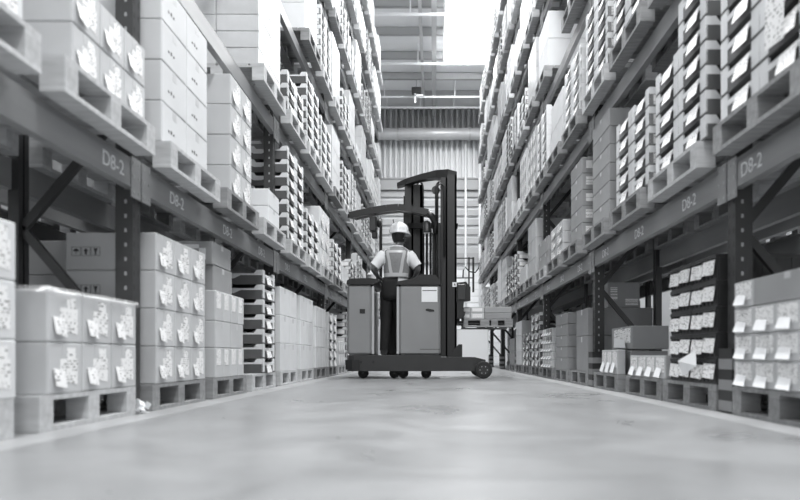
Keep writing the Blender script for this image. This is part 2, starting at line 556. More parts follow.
def rack(sd, xf0, xr1, ncol, label, front=True):
    """front faces the aisle at xf0; xr1 the back of the rear upright"""
    t = thing('pallet_rack', label, 'rack', (sd * xf0, COL0, 0), None)
    depth = xr1 - xf0
    for k in range(-1, ncol + 1):
        y = BAY * k
        u = link('upright', UPM[(sd, 1 if k < 3 else 0)], t, (0, y, 0))
        MB().box((-0.02, -0.06, 0), (0.11, 0.06, 0.008), 'upright').obj('base_plate', u, (0, 0, 0)).scale.x = sd
        rr = link('upright', UPM[(-sd, 0)], t, (sd * depth, y, 0)); rr.scale.x = 0.62
        if front and sd > 0 and k >= 0:     # striped column guards stand on the right rack
            g = MB()
            for j in range(6):
                g.box((-0.035, -0.075, 0.01 + j * 0.055), (0.0, 0.075, 0.01 + (j + 1) * 0.055), 'guardblk' if j % 2 else 'guardwht')
                g.box((0.0, -0.075, 0.01 + j * 0.055), (0.07, -0.052, 0.01 + (j + 1) * 0.055), 'guardblk' if j % 2 else 'guardwht')
            g.obj('column_guard', t, (0, y, 0))
        # zigzag lattice between front and rear upright
        z, inner = (0.32, sd < 0), sd < 0
        q = MB(); zz = 0.32; at_front = (sd < 0)
        while zz + 0.65 < 8.1:
            a = 0.05 if at_front else depth - 0.05
            c = depth - 0.05 if at_front else 0.05
            q.beam((sd * a, 0.0, zz), (sd * c, 0.0, zz + 0.65), 0.03, 0.045, 'upright')
            at_front = not at_front; zz += 0.65
        q.obj('brace_lattice', t, (0, y, 0))
    for k in range(-1, ncol):
        yc = BAY * (k + 0.5)
        for lv in range(1, 7):
            zb = TOPS[lv] - BH
            if proj(sd * xf0, colY(k + 1), zb)[1] < -140:
                continue
            bm_ = link('beam', BEAMM[sd], t, (-sd * 0.02, yc, zb))
            for s in (-1, 1):
                link('beam_connector', CONM[sd], bm_, (-sd * 0.0, s * (BAY / 2 - 0.057), 0))
            if lv == 1 and front and k < 3:
                for j in range(3):
                    st = link('stencil', STENCIL, bm_, (-sd * 0.0025, 0, 0))
                    yy = -BAY / 2 + 0.1 + 0.92 * j + (0.38 if k >= 0 else 0.62)
                    if sd > 0:
                        st.rotation_euler = Euler((math.pi / 2, 0, -math.pi / 2)); st.location = (-0.0025, yy + 0.12, 0.035)
                    else:
                        st.rotation_euler = Euler((math.pi / 2, 0, math.pi / 2)); st.location = (0.0025, yy - 0.12, 0.035)
            link('beam', BEAMM[-sd], t, (sd * (depth + 0.02), yc, zb))
    return t


rack(-1, XU0, XR1, 5, 'tall pallet rack forming the left side of the aisle')
rack(1, XU0, XR1, 6, 'tall pallet rack with striped column guards along the right of the aisle')
rack(-1, 2.45, 3.10, 5, 'second pallet rack standing back to back behind the left rack', False)
rack(1, 2.45, 3.10, 6, 'second pallet rack standing back to back behind the right rack', False)

# ------------------------------------------------------------------ pallets
PW, PD, PH = 0.78, 0.80, 0.144


def pallet_parts(w=PW, d=PD, m='wood'):
    """local: x from 0 (aisle edge) to d, y centred, z from 0"""
    deck = MB()
    n = 6; bw = 0.115
    for i in range(n):
        x = i * (d - bw) / (n - 1)
        deck.box((x, -w / 2, PH - 0.02), (x + bw, w / 2, PH), m)
    for s in (-1, 0, 1):
        deck.box((0, s * (w / 2 - 0.045) - 0.045, PH - 0.035), (d, s * (w / 2 - 0.045) + 0.045, PH - 0.02), m)
    blocks = []
    for s in (-1, 0, 1):
        for e in (0, 1, 2):
            x = e * (d - 0.1) / 2
            blocks.append(((x, s * (w / 2 - 0.045), 0.02), (0.1, 0.09, PH - 0.055)))
    return deck, blocks


PALM = {}
for m_ in ('wood', 'woodpale'):
    deck, blocks = pallet_parts(m=m_)
    bm1 = MB().box((0, -0.045, 0), (0.1, 0.045, PH - 0.055), m_).mesh('block')
    bt = MB().box((0, -PW / 2, 0), (0.1, PW / 2, 0.02), m_).mesh('bottom_board')
    whole = MB(); dk2, bl2 = pallet_parts(m=m_)
    whole.v, whole.f, whole.m, whole.mats = list(dk2.v), list(dk2.f), list(dk2.m), list(dk2.mats)
    for (x, y, z), (a, c, e) in bl2:
        whole.box((x, y - c / 2, z), (x + a, y + c / 2, z + e), m_)
    for x in (0, (PD - 0.1) / 2, PD - 0.1):
        whole.box((x, -PW / 2, 0), (x + 0.1, PW / 2, 0.02), m_)
    PALM[m_] = (deck.mesh('deck'), bm1, bt, blocks, whole.mesh('wooden_pallet'))


def put_pallet(sd, x, y, z, near, label, group, m_='wood', name='wooden_pallet'):
    dk, bl, bt, blocks, whole = PALM[m_]
    rz = 0 if sd > 0 else math.pi
    if not near:
        o = link(name, whole, None, (sd * x, y, z)); o.rotation_euler.z = rz
        return tag(o, label, 'pallet', group)
    o = thing(name, label, 'pallet', (sd * x, y, z), group); o.rotation_euler.z = rz
    link('deck', dk, o)
    for p, s in blocks:
        link('block', bl, o, p)
    for x in (0, (PD - 0.1) / 2, PD - 0.1):
        link('bottom_board', bt, o, (x, 0, 0))
    return o


# ------------------------------------------------------------------ load specs
def C(style, cols, layers, h, tone='pale', d=0.5, w=None, y=0.0, x=0.0, rows=1):
    return dict(k='carton', style=style, cols=cols, layers=layers, h=h, tone=tone, d=d, w=w, y=y, x=x, rows=rows)


def T(layers, tone='traydark', cols=2, h=0.133, y=0.0, rows=2, w=None):
    return dict(k='tray', layers=layers, cols=cols, h=h, tone=tone, y=y, rows=rows, style='', w=w)


LOAD = {
    # left floor
    (-1, 0, 0, 1): [C('labelled', 3, 3, 0.215, 'pale', y=0.045)],
    (-1, 0, 0, 2): [C('labelled', 3, 2, 0.212, 'light', y=0.04)],
    (-1, 0, 1, 0): [C('labelled', 3, 4, 0.21, 'light', y=0.035)],
    (-1, 0, 1, 1): 'mixed',
    (-1, 0, 1, 2): [T(7, cols=1, y=0.33, w=0.42)],
    (-1, 0, 2, 0): [C('plain', 2, 3, 0.285, 'cream')],
    (-1, 0, 2, 1): [C('plain', 2, 3, 0.285, 'cream')],
    (-1, 0, 2, 2): [C('strapped', 3, 3, 0.27, 'cream')],
    (-1, 0, 3, 0): [T(6, 'traywhite')],
    (-1, 0, 3, 1): [C('labelled', 3, 2, 0.2, 'pale')],
    (-1, 0, 3, 2): [T(7, 'traymid')],
    (-1, 0, 4, 0): [C('labelled', 3, 3, 0.22, 'pale')],
    # left first beams
    (-1, 1, 0, 1): [C('labelled', 3, 2, 0.2, 'pale')],
    (-1, 1, 0, 2): [C('labelled', 3, 2, 0.2, 'light', y=0.115, w=0.215)],
    (-1, 1, 1, 0): [C('printed', 2, 4, 0.222, 'pale', y=-0.02, w=0.34)],
    (-1, 1, 1, 1): [C('labelled', 2, 4, 0.222, 'light', w=0.26, y=0.2)],
    (-1, 1, 1, 2): [C('plain', 1, 2, 0.15, 'cream', w=0.38, y=0.2, x=-0.03)],
    (-1, 1, 2, 0): [T(7)],
    (-1, 1, 2, 1): [T(4)],
    (-1, 1, 2, 2): [C('labelled', 2, 3, 0.26, 'cream')],
    # left second beams
    (-1, 2, 1, 0): None, (-1, 2, 1, 1): None,
    (-1, 2, 1, 2): [C('wrapped', 2, 7, 0.14, 'wrapped', d=0.36, rows=2)],
    (-1, 2, 2, 0): [T(3)],
    (-1, 2, 2, 1): [T(6)],
    (-1, 2, 2, 2): [T(5, 'traymid')],
    (-1, 3, 2, 0): None,
    (-1, 3, 2, 1): [C('plain', 1, 3, 0.3, 'cream', d=0.72, w=0.7)],
    (-1, 3, 2, 2): [T(6, 'traymid')],
    (-1, 3, 3, 0): [C('wrapped', 2, 4, 0.24, 'wrapped', d=0.7)],
    # right floor
    (1, 0, 0, 2): 'tags',
    (1, 0, 1, 0): 'crates',
    (1, 0, 1, 1): [C('tagged', 4, 1, 0.16, 'light', y=-0.07, d=0.4)],
    (1, 0, 1, 2): 'steps',
    (1, 0, 2, 0): 'tall',
    (1, 0, 2, 1): [C('plain', 1, 5, 0.132, 'mid', d=0.72, w=0.7)],
    (1, 0, 2, 2): [C('tagged', 4, 5, 0.105, 'pale', d=0.4)],
    (1, 0, 3, 0): [T(6)],
    (1, 0, 3, 1): [T(4)],
    (1, 0, 3, 2): [C('wrapped', 2, 3, 0.26, 'wrapped')],
    (1, 0, 4, 0): [C('plain', 2, 2, 0.25, 'mid')],
    # right first beams
    (1, 1, 0, 2): [T(6, h=0.14)],
    (1, 1, 1, 0): 'twotrays',
    (1, 1, 1, 1): [T(5, 'traymid', y=-0.08)],
    (1, 1, 1, 2): [C('plain', 1, 6, 0.155, 'mid', d=0.5, w=0.55)],
    (1, 1, 2, 0): [C('endlabel', 1, 5, 0.165, 'mid', d=0.5, w=0.5)],
    (1, 1, 2, 1): [C('labelled', 2, 3, 0.135, 'light', d=0.66)],
    (1, 1, 2, 2): [C('plain', 2, 2, 0.2, 'mid', d=0.6)],
    (1, 1, 3, 0): [C('plain', 2, 3, 0.28, 'light', d=0.6)],
    # right second beams
    (1, 2, 1, 1): [T(5)],
    (1, 2, 1, 2): [T(6, 'traymid')],
    (1, 2, 2, 0): [T(5, 'traywhite')],
    (1, 2, 2, 1): [C('plain', 1, 2, 0.32, 'pale', d=0.7, w=0.7)],
    (1, 2, 2, 2): [T(6, 'traywhite')],
    (1, 3, 2, 0): [C('plain', 1, 2, 0.35, 'light', d=0.7, w=0.7)],
    (1, 3, 2, 1): None,
    (1, 3, 2, 2): [C('plain', 1, 2, 0.36, 'pale', d=0.75, w=0.72)],
    (1, 3, 3, 0): [C('wrapped', 2, 4, 0.22, 'wrapped', d=0.7)],
}
rnd = random.Random(31)


def random_load(sd, lv, b, s):
    v = rnd.random()
    if lv == 0 and b >= 4:
        return None if (sd > 0 or v < 0.35) else [C('labelled', 3, rnd.choice((2, 3)), 0.22, 'pale', d=0.6)]
    if v < 0.30:
        return [T(rnd.choice((4, 5, 6)), rnd.choice(('traydark', 'traymid', 'traymid', 'traywhite')), rows=1)]
    if v < 0.55:
        return [C('labelled', 3, rnd.choice((3, 4, 4)), 0.22, rnd.choice(('pale', 'cream', 'light')), d=0.7)]
    if v < 0.78:
        return [C('wrapped', 2, rnd.choice((3, 4)), 0.245, 'wrapped', d=0.72)]
    if v < 0.94:
        return [C('plain', 2, rnd.choice((2, 3)), 0.3, rnd.choice(('pale', 'cream', 'light')), d=0.7)]
    return [C('plain', 1, 1, 0.3, 'pale', d=0.6)]


ITEMS = []        # every carton / tray / crate as a record; the largest in view become objects


def add_item(**k):
    ITEMS.append(k)


LEVEL_WORDS = {0: 'floor row', 1: 'first beam', 2: 'second beam', 3: 'third beam', 4: 'fourth beam', 5: 'fifth beam', 6: 'top beam'}
ORD = 'first second third fourth fifth sixth seventh eighth ninth tenth eleventh twelfth thirteenth fourteenth fifteenth sixteenth seventeenth eighteenth nineteenth twentieth'.split()


def layer_word(i, n):
    if n == 1: return 'single'
    if i == 0: return 'bottom'
    if i == n - 1: return 'top'
    return ORD[i]


def col_word(i, n):
    if n == 1: return ''
    if i == 0: return 'near'
    if i == n - 1: return 'far'
    if n == 3: return 'middle'
    return ORD[i]


def emit_cartons(sp, sd, xf, y0, z, where):
    """xf: aisle-side x of the pallet; y0: near edge; z: deck top"""
    w_tot = 0.74
    cw = sp['w'] or w_tot / sp['cols']
    n = sp['cols']
    x = xf + (0.02 if z > 0.3 else 0.005) + sp['x']
    for j in range(sp['layers']):
        for r_ in range(sp['rows']):
            for c in range(n):
                add_item(k='carton', style=sp['style'], tone=sp['tone'], sd=sd,
                         x0=x + r_ * (sp['d'] + 0.004), x1=x + r_ * (sp['d'] + 0.004) + sp['d'],
                         y0=y0 + sp['y'] + 0.02 + c * cw, y1=y0 + sp['y'] + 0.02 + (c + 1) * cw - 0.005,
                         z0=z + 0.001 + j * sp['h'], z1=z + (j + 1) * sp['h'] - 0.001,
                         row=r_, lw=layer_word(j, sp['layers']), cwd=col_word(c, n), where=where, side=side_name(sd))


def emit_trays(sp, sd, xf, y0, z, where, heights=None):
    n = sp['cols']; tw = sp.get('w') or 0.76 / n
    for c in range(n):
        L = heights[c] if heights else sp['layers']
        for j in range(L):
            for r_ in range(sp['rows']):
                if r_ and c == n - 1 and n > 1:
                    continue
                dd = 0.39 if sp['rows'] > 1 else 0.6
                add_item(k='tray', style='', tone=sp['tone'], sd=sd,
                         x0=xf + 0.005 + r_ * (dd + 0.005), x1=xf + 0.005 + r_ * (dd + 0.005) + dd,
                         y0=y0 + sp['y'] + 0.01 + c * tw, y1=y0 + sp['y'] + 0.01 + (c + 1) * tw - 0.006,
                         z0=z + 0.001 + j * sp['h'], z1=z + (j + 1) * sp['h'],
                         row=r_, lw=layer_word(j, L), cwd=col_word(c, n), where=where, side=side_name(sd))


def one(sd, style, tone, x0, x1, y0, y1, z0, z1, lw, cwd, where, k='carton', row=0):
    add_item(k=k, style=style, tone=tone, sd=sd, x0=x0, x1=x1, y0=y0, y1=y1, z0=z0 + 0.001, z1=z1 - 0.001, row=row, lw=lw, cwd=cwd, where=where, side=side_name(sd))


STYLE_WORD = {'labelled': 'labelled', 'plain': 'plain', 'printed': 'small-printed', 'wrapped': 'film-wrapped', 'tagged': 'paper-tagged', 'toplabel': 'top-labelled', 'endlabel': 'end-labelled', 'strapped': 'strapped'}
TONE_WORD = {'pale': 'pale', 'light': 'light grey', 'cream': 'whitish', 'mid': 'grey', 'dark': 'dark grey', 'wrapped': 'glossy', 'traydark': 'dark', 'traymid': 'grey', 'traywhite': 'white'}

pallet_slots = []
for sd in (-1, 1):
    for lv in range(7):
        ncol = 5 if sd < 0 else 6
        for k in range(-1, ncol):
            bidx = k + 1
            for s in range(3):
                y0 = colY(k) + 0.1 + 0.925 * s
                key = (sd, lv, bidx, s)
                z = TOPS[lv]
                xf = 1.53 if lv == 0 else 1.46
                if bidx == 0 and s == 0: continue
                spec = LOAD[key] if key in LOAD else random_load(sd, lv, bidx, s)
                if spec is None: continue
                # in frame?
                pts = [proj(sd * a, yy, zz) for a in (xf, xf + 0.4) for yy in (max(y0, 0.2), y0 + PW) for zz in (z, z + 0.9)]
                xs = [p[0] for p in pts]; ys = [p[1] for p in pts]
                if max(xs) < -70 or min(xs) > 870 or max(ys) < -60 or min(ys) > 560: continue
                pallet_slots.append((sd, lv, y0, xf, z, key, spec))

counts = {}
for sd, lv, y0, xf, z, key, spec in sorted(pallet_slots, key=lambda t: (t[0], t[1], t[2])):
    n = counts.get((sd, lv), 0)
    fp = [proj(sd * xf, yy, zz) for yy in (y0, y0 + PW) for zz in (z, z + 0.6)]
    seen = max(p[0] for p in fp) > 4 and min(p[0] for p in fp) < 796 and max(p[1] for p in fp) > 4 and min(p[1] for p in fp) < 496
    where = f"{ORD[n]} pallet along {side_name(sd)} rack {LEVEL_WORDS[lv]}"
    if seen:
        counts[(sd, lv)] = n + 1
    else:
        where = f"before first pallet in view, {side_name(sd)} rack {LEVEL_WORDS[lv]}"
    y0s = y0
    if spec == 'steps' : y0s = y0 - 0.05
    if key == (1, 0, 1, 1): y0s = y0 - 0.12
    near = y0 < 6.2
    zr = z + (0.001 if lv else 0.0)
    hsh = (n * 7 + lv * 3 + (sd > 0)) % 5
    pm = 'woodpale' if (sd < 0 and hsh in (0, 2, 3)) or hsh == 1 and lv else 'wood'
    what = 'bare' if spec is None else None
    if isinstance(spec, str):
        kindw = {'mixed': 'mixed cartons and trays', 'tags': 'small paper-tagged cartons', 'crates': 'black crates', 'steps': 'stepped grey cartons', 'tall': 'tall grey cartons', 'twotrays': 'two uneven tray stacks'}[spec]
    elif spec[0]['k'] == 'tray':
        kindw = TONE_WORD[spec[0]['tone']] + ' fold-up trays'
    else:
        kindw = TONE_WORD[spec[0]['tone']] + ' ' + STYLE_WORD[spec[0]['style']] + (' carton stack' if spec[0]['cols'] == 1 else ' cartons')
    put_pallet(sd, xf - (0.03 if lv else 0), y0s + PW / 2, zr, near, f"wooden pallet under {kindw}, {where}", f"pallets on the {side_name(sd)} rack", pm)
    zt = zr + PH
    if isinstance(spec, list):
        for sp in spec:
            (emit_cartons if sp['k'] == 'carton' else emit_trays)(sp, sd, xf, y0s if key == (1, 0, 1, 1) else y0, zt, where)
    elif spec == 'mixed':
        x, y = xf + 0.005, y0 + 0.06
        for c in range(4):
            one(sd, 'toplabel', 'light', x, x + 0.5, y + c * 0.165, y + (c + 1) * 0.165 - 0.005, zt, zt + 0.215, 'bottom', col_word(c, 4), where)
        for c in range(2):
            one(sd, 'plain', 'light', x, x + 0.5, y + c * 0.32, y + (c + 1) * 0.32 - 0.005, zt + 0.215, zt + 0.405, 'second', col_word(c, 2), where)
        for c in range(4):
            one(sd, 'toplabel', 'light', x, x + 0.5, y + c * 0.165, y + (c + 1) * 0.165 - 0.005, zt + 0.405, zt + 0.62, 'third', col_word(c, 4), where)
        one(sd, 'plain', 'mid', x + 0.02, x + 0.5, y + 0.02, y + 0.42, zt + 0.62, zt + 0.80, 'fourth', '', where)
        one(sd, 'logo', 'mid', x + 0.02, x + 0.5, y + 0.0, y + 0.40, zt + 0.80, zt + 0.965, 'top', '', where)
    elif spec == 'tags':
        for j in range(3):
            for c in range(4):
                one(sd, 'tagged', 'light', xf + 0.005, xf + 0.4, y0 + 0.005 + c * 0.193, y0 + 0.005 + (c + 1) * 0.193 - 0.005, zt + j * 0.132, zt + (j + 1) * 0.132, ORD[j] if j else 'bottom', col_word(c, 4), where)
        one(sd, 'tagged', 'light', xf + 0.005, xf + 0.4, y0 + 0.005 + 3 * 0.193, y0 + 0.005 + 4 * 0.193 - 0.005, zt + 3 * 0.132, zt + 4 * 0.132, 'top', 'far', where)
        one(sd, 'plain', 'mid', xf + 0.005, xf + 0.4, y0 + 0.005, y0 + 0.005 + 3 * 0.193 - 0.005, zt + 3 * 0.132, zt + 4 * 0.132, 'top', 'near', where)
    elif spec == 'crates':
        for j in range(5):
            for c in range(2):
                one(sd, 'crate', 'crate', xf + 0.005, xf + 0.5, y0 - 0.015 + c * 0.33, y0 - 0.015 + (c + 1) * 0.33 - 0.006, zt + j * 0.142, zt + (j + 1) * 0.142, layer_word(j, 5), col_word(c, 2), where, k='crate')
    elif spec == 'steps':
        y = y0 - 0.04
        for c in range(3):
            one(sd, 'tagged', 'light', xf + 0.005, xf + 0.075, y + 0.02 + c * 0.16, y + 0.02 + (c + 1) * 0.16 - 0.005, zt, zt + 0.21, 'single front', col_word(c, 3), where)
        one(sd, 'plain', 'mid', xf + 0.12, xf + 0.43, y + 0.02, y + 0.62, zt, zt + 0.2, 'bottom', '', where)
        one(sd, 'tagged', 'mid', xf + 0.125, xf + 0.43, y + 0.0, y + 0.6, zt + 0.212, zt + 0.41, 'top', '', where)
    elif spec == 'tall':
        y = y0
        for c in range(2):
            one(sd, 'plain', 'mid', xf + 0.005 + 0.16 * c, xf + 0.16 + 0.5 * c, y + 0.02, y + 0.5, zt, zt + 0.36, 'bottom', 'near' if c else 'front', where)
        one(sd, 'plain', 'mid', xf + 0.005, xf + 0.66, y + 0.02, y + 0.5, zt + 0.362, zt + 0.64, 'second', '', where)
        one(sd, 'endlabel', 'mid', xf + 0.22, xf + 0.54, y + 0.06, y + 0.46, zt + 0.642, zt + 0.9, 'top', '', where)
    elif spec == 'twotrays':
        emit_trays(dict(cols=2, layers=7, rows=2, tone='traydark', h=0.133, y=-0.04), sd, xf, y0, zt, where, heights=(7, 5))

# loads on the racks behind (seen through the gaps)
for sd in (-1, 1):
    ncol = 5 if sd < 0 else 6
    nb = 0
    for lv in range(0, 5):
        for k in range(-1, ncol):
            for s in range(3):
                y0 = colY(k) + 0.1 + 0.925 * s
                if lv > 1 and rnd.random() < 0.45: continue
                if sd > 0 and lv == 0 and 3.8 < y0 < 8.5: continue      # the open gap towards the next aisle
                p = proj(sd * 2.9, y0, TOPS[lv] + 0.3)
                if not (-60 < p[0] < 860) or p[1] < -60: continue
                z = TOPS[lv] + (0.001 if lv else 0)
                nb += 1
                if nb <= len(ORD) * 3:
                    pass
                o = link('wooden_pallet', PALM['wood'][4], None, (sd * 2.36, y0 + PW / 2, z)); o.rotation_euler.z = 0 if sd > 0 else math.pi
                tag(o, f"wooden pallet in the second rack behind the {side_name(sd)} rack, {LEVEL_WORDS[lv]}", 'pallet', f"pallets in the second rack behind the {side_name(sd)} rack, {LEVEL_WORDS[lv]}")
                for j in range(rnd.choice((2, 3, 4))):
                    for c in range(2):
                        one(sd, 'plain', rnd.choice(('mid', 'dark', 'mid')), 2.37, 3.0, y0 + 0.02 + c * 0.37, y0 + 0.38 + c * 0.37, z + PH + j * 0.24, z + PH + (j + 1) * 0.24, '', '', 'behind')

# ------------------------------------------------------------------ cartons and trays
MESH = {}


def rk(v):
    return round(v, 3)


def carton_meshes(style, tone, d, w, h, sd):
    """local: origin at the aisle-side bottom middle; x goes inwards (times sd), y along the aisle"""
    key = (style, tone, rk(d), rk(w), rk(h), sd)
    if key in MESH: return MESH[key]
    body = MB()
    body.cbox((0, -w / 2, 0), (d, w / 2, h), tone, 0.005)
    body.box((0.002, -0.0012, h - 0.0006), (d - 0.002, 0.0012, h + 0.0004), 'ink')       # joint of the top flaps
    parts = [('body', body)]
    tp = MB()
    tw = 0.024
    tp.box((-0.0008, -tw, h - min(0.06, h * 0.25)), (0.0, tw, h - 0.004), 'tape')
    tp.box((0.004, -tw, h), (d - 0.004, tw, h + 0.0007), 'tape')
    if style not in ('wrapped',):
        parts.append(('tape', tp))
    if style == 'labelled':
        lb = MB()
        a, c = -w * 0.16, w * 0.36
        z0, z1 = h * 0.16, h * 0.68
        # label facing the aisle, its lower corner folded out
        lb.add([(-0.0015, a, z0 + 0.02), (-0.0015, c, z0), (-0.0015, c, z1), (-0.0015, a, z1), (-0.0002, a, z0 + 0.02), (-0.0002, c, z0), (-0.0002, c, z1), (-0.0002, a, z1)],
               [(0, 1, 2, 3), (7, 6, 5, 4), (0, 4, 5, 1), (1, 5, 6, 2), (2, 6, 7, 3), (3, 7, 4, 0)], 'label')
        a2, c2 = -w * 0.36, -w * 0.02
        lb.add([(-0.016, a2, z0 + 0.0), (-0.012, c2, z0 - 0.012), (-0.002, c2, z0 + h * 0.3), (-0.002, a2, z0 + h * 0.34),
                (-0.015, a2, z0 + 0.0), (-0.011, c2, z0 - 0.012), (-0.001, c2, z0 + h * 0.3), (-0.001, a2, z0 + h * 0.34)],
               [(0, 1, 2, 3), (7, 6, 5, 4), (0, 4, 5, 1), (1, 5, 6, 2), (2, 6, 7, 3), (3, 7, 4, 0)], 'label')
        lb.box((-0.0014, w * 0.04, h * 0.68), (-0.0002, w * 0.3, h * 0.9), 'label')
        parts.append(('shipping_label', lb))
    elif style == 'tagged':
        lb = MB()
        lb.box((-0.0014, -w * 0.42, h * 0.28), (-0.0002, w * 0.38, h * 0.92), 'label')
        parts.append(('shipping_label', lb))
        tg = MB()
        a2, c2 = -w * 0.38, w * 0.34
        tg.add([(-0.035, a2, h * 0.06), (-0.035, c2 * 0.6, h * 0.1), (-0.003, c2, h * 0.5), (-0.003, a2 * 0.4, h * 0.44),
                (-0.034, a2, h * 0.05), (-0.034, c2 * 0.6, h * 0.09), (-0.002, c2, h * 0.49), (-0.002, a2 * 0.4, h * 0.43)],
               [(0, 1, 2, 3), (7, 6, 5, 4), (0, 4, 5, 1), (1, 5, 6, 2), (2, 6, 7, 3), (3, 7, 4, 0)], 'paper')
        parts.append(('paper_tag', tg))
    elif style == 'toplabel':
        lb = MB()
        lb.box((-0.0014, -w * 0.36, h * 0.42), (-0.0002, w * 0.2, h * 0.96), 'label')
        parts.append(('shipping_label', lb))
    elif style == 'printed':
        lb = MB()
        for i, yy in enumerate((-0.26, -0.16, -0.06)):
            lb.box((-0.0008, w * yy, h * 0.34), (-0.0001, w * yy + 0.016, h * (0.40 + 0.03 * (i % 2))), 'ink')
        parts.append(('print', lb))
    elif style == 'endlabel':
        lb = MB()
        lb.box((d * 0.08, -w / 2 - 0.0014, h * 0.3), (d * 0.3, -w / 2 - 0.0002, h * 0.8), 'label')
        parts.append(('end_label', lb))
        lb = MB().box((d * 0.55, -w / 2 - 0.0014, h * 0.1), (d * 0.95, -w / 2 - 0.0002, h * 0.35), 'label')
        parts.append(('end_sticker', lb))
    elif style == 'strapped':
        lb = MB()
        for yy in (-0.25, 0.25):
            lb.box((-0.0014, w * yy - 0.006, 0.0), (-0.0002, w * yy + 0.006, h), 'tape')
        parts.append(('strap', lb))
    elif style == 'logo':
        lb = MB()
        for (a, c, e, g) in ((0.1, 0.32, 0.2, 0.42), (0.1, 0.2, 0.42, 0.7), (0.2, 0.42, 0.68, 0.86), (0.38, 0.5, 0.3, 0.68), (0.55, 0.62, 0.2, 0.86), (0.62, 0.78, 0.2, 0.36)):
            lb.box((d * a, -w / 2 - 0.001, h * e), (d * c, -w / 2 - 0.0001, h * g), 'paper')
        parts.append(('logo', lb))
    elif style == 'icons':
        lb = MB()
        s = 0.05; yf = -w / 2
        for i in range(3):
            x = d * 0.62 + i * (s + 0.004); z = h * 0.38
            for (a, c, e, g) in ((0, s, 0, 0.002), (0, s, s - 0.002, s), (0, 0.002, 0, s), (s - 0.002, s, 0, s)):
                lb.box((x + a, yf - 0.001, z + e), (x + c, yf - 0.0001, z + g), 'ink')
            cx = x + s / 2
            if i == 1:      # this way up
                lb.prism([(cx - 0.006, z + 0.008), (cx + 0.006, z + 0.008), (cx + 0.006, z + 0.026), (cx + 0.015, z + 0.026), (cx, z + 0.043), (cx - 0.015, z + 0.026), (cx - 0.006, z + 0.026)], 'y', yf - 0.001, yf - 0.0001, 'ink')
            elif i == 0:    # fragile glass (the file is mirrored with the side)
                lb.prism([(cx - 0.012, z + 0.042), (cx - 0.004, z + 0.02), (cx - 0.004, z + 0.01), (cx - 0.011, z + 0.007), (cx + 0.011, z + 0.007), (cx + 0.004, z + 0.01), (cx + 0.004, z + 0.02), (cx + 0.012, z + 0.042)], 'y', yf - 0.001, yf - 0.0001, 'ink')
            else:           # umbrella
                lb.prism([(cx - 0.018, z + 0.024), (cx - 0.010, z + 0.037), (cx, z + 0.042), (cx + 0.010, z + 0.037), (cx + 0.018, z + 0.024)], 'y', yf - 0.001, yf - 0.0001, 'ink')
                lb.box((cx - 0.0015, yf - 0.001, z + 0.008), (cx + 0.0015, yf - 0.0001, z + 0.026), 'ink')
        parts.append(('handling_mark', lb))
        l2 = carton_meshes('labelled', tone, d, w, h, sd)
        extra = [p for p in l2 if p[0] == 'shipping_label']
    out = [(n, mirror_mesh(q_.mesh(n), sd)) for n, q_ in parts]
    if style == 'icons': out += extra
    MESH[key] = out
    return out


def tray_meshes(tone, d, w, h, sd):
    key = ('tray', tone, rk(d), rk(w), rk(h), sd)
    if key in MESH: return MESH[key]
    t = 0.008; hw = h * 0.72
    body = MB()
    body.box((0, -w / 2, 0), (d, w / 2, 0.006), tone)
    for (a, c) in (((0, -w / 2), (t, w / 2)), ((d - t, -w / 2), (d, w / 2))):
        body.box((a[0], a[1], 0.006), (c[0], c[1], hw), tone)
    for s in (-1, 1):
        body.box((t, s * w / 2, 0.006), (d - t, s * (w / 2 - t), hw), tone)
    rim = MB()
    # turned-over end flaps: pale bands on the short ends, sloping down away from the corner tabs
    for s in (-1, 1):
        y0, y1 = s * (w / 2 + 0.0015), s * (w / 2 - t - 0.0015)
        rim.prism([(-0.001, h * 0.62), (d * 0.5, h * 0.62), (d * 0.66, h * 0.40), (d * 0.86, h * 0.40), (d + 0.001, h * 0.62), (d + 0.001, h - 0.002), (d * 0.86, h - 0.002), (d * 0.8, h * 0.74), (d * 0.2, h * 0.74), (d * 0.14, h - 0.002), (-0.001, h - 0.002)],
                  'y', y0, y1, 'traywhite')
    for x0, x1 in ((-0.0015, t + 0.0015), (d - t - 0.0015, d + 0.0015)):
        for s in (-1, 1):
            rim.box((x0, s * (w / 2), h * 0.1), (x1, s * (w / 2 - 0.07), h - 0.002), 'traywhite')
        rim.box((x0, -w / 2, hw - 0.026), (x1, w / 2, hw + 0.002), 'traywhite')
    tg = MB()
    tg.add([(-0.03, -w * 0.34, h * 0.02), (-0.03, w * 0.04, h * 0.06), (-0.002, w * 0.08, h * 0.7), (-0.002, -w * 0.26, h * 0.74),
            (-0.029, -w * 0.34, h * 0.02), (-0.029, w * 0.04, h * 0.06), (-0.001, w * 0.08, h * 0.7), (-0.001, -w * 0.26, h * 0.74)],
           [(0, 1, 2, 3), (7, 6, 5, 4), (0, 4, 5, 1), (1, 5, 6, 2), (2, 6, 7, 3), (3, 7, 4, 0)], 'label')
    pieces = [('body', body), ('rim', rim), ('tray_label', tg)]
    if tone == 'traymid':
        pieces.append(('end_panel', MB().box((0.03, -w / 2 - 0.0025, h * 0.08), (d * 0.9, -w / 2 - 0.0003, h * 0.58), 'label')))
    out = [(n, mirror_mesh(q_.mesh(n), sd)) for n, q_ in pieces]
    MESH[key] = out
    return out


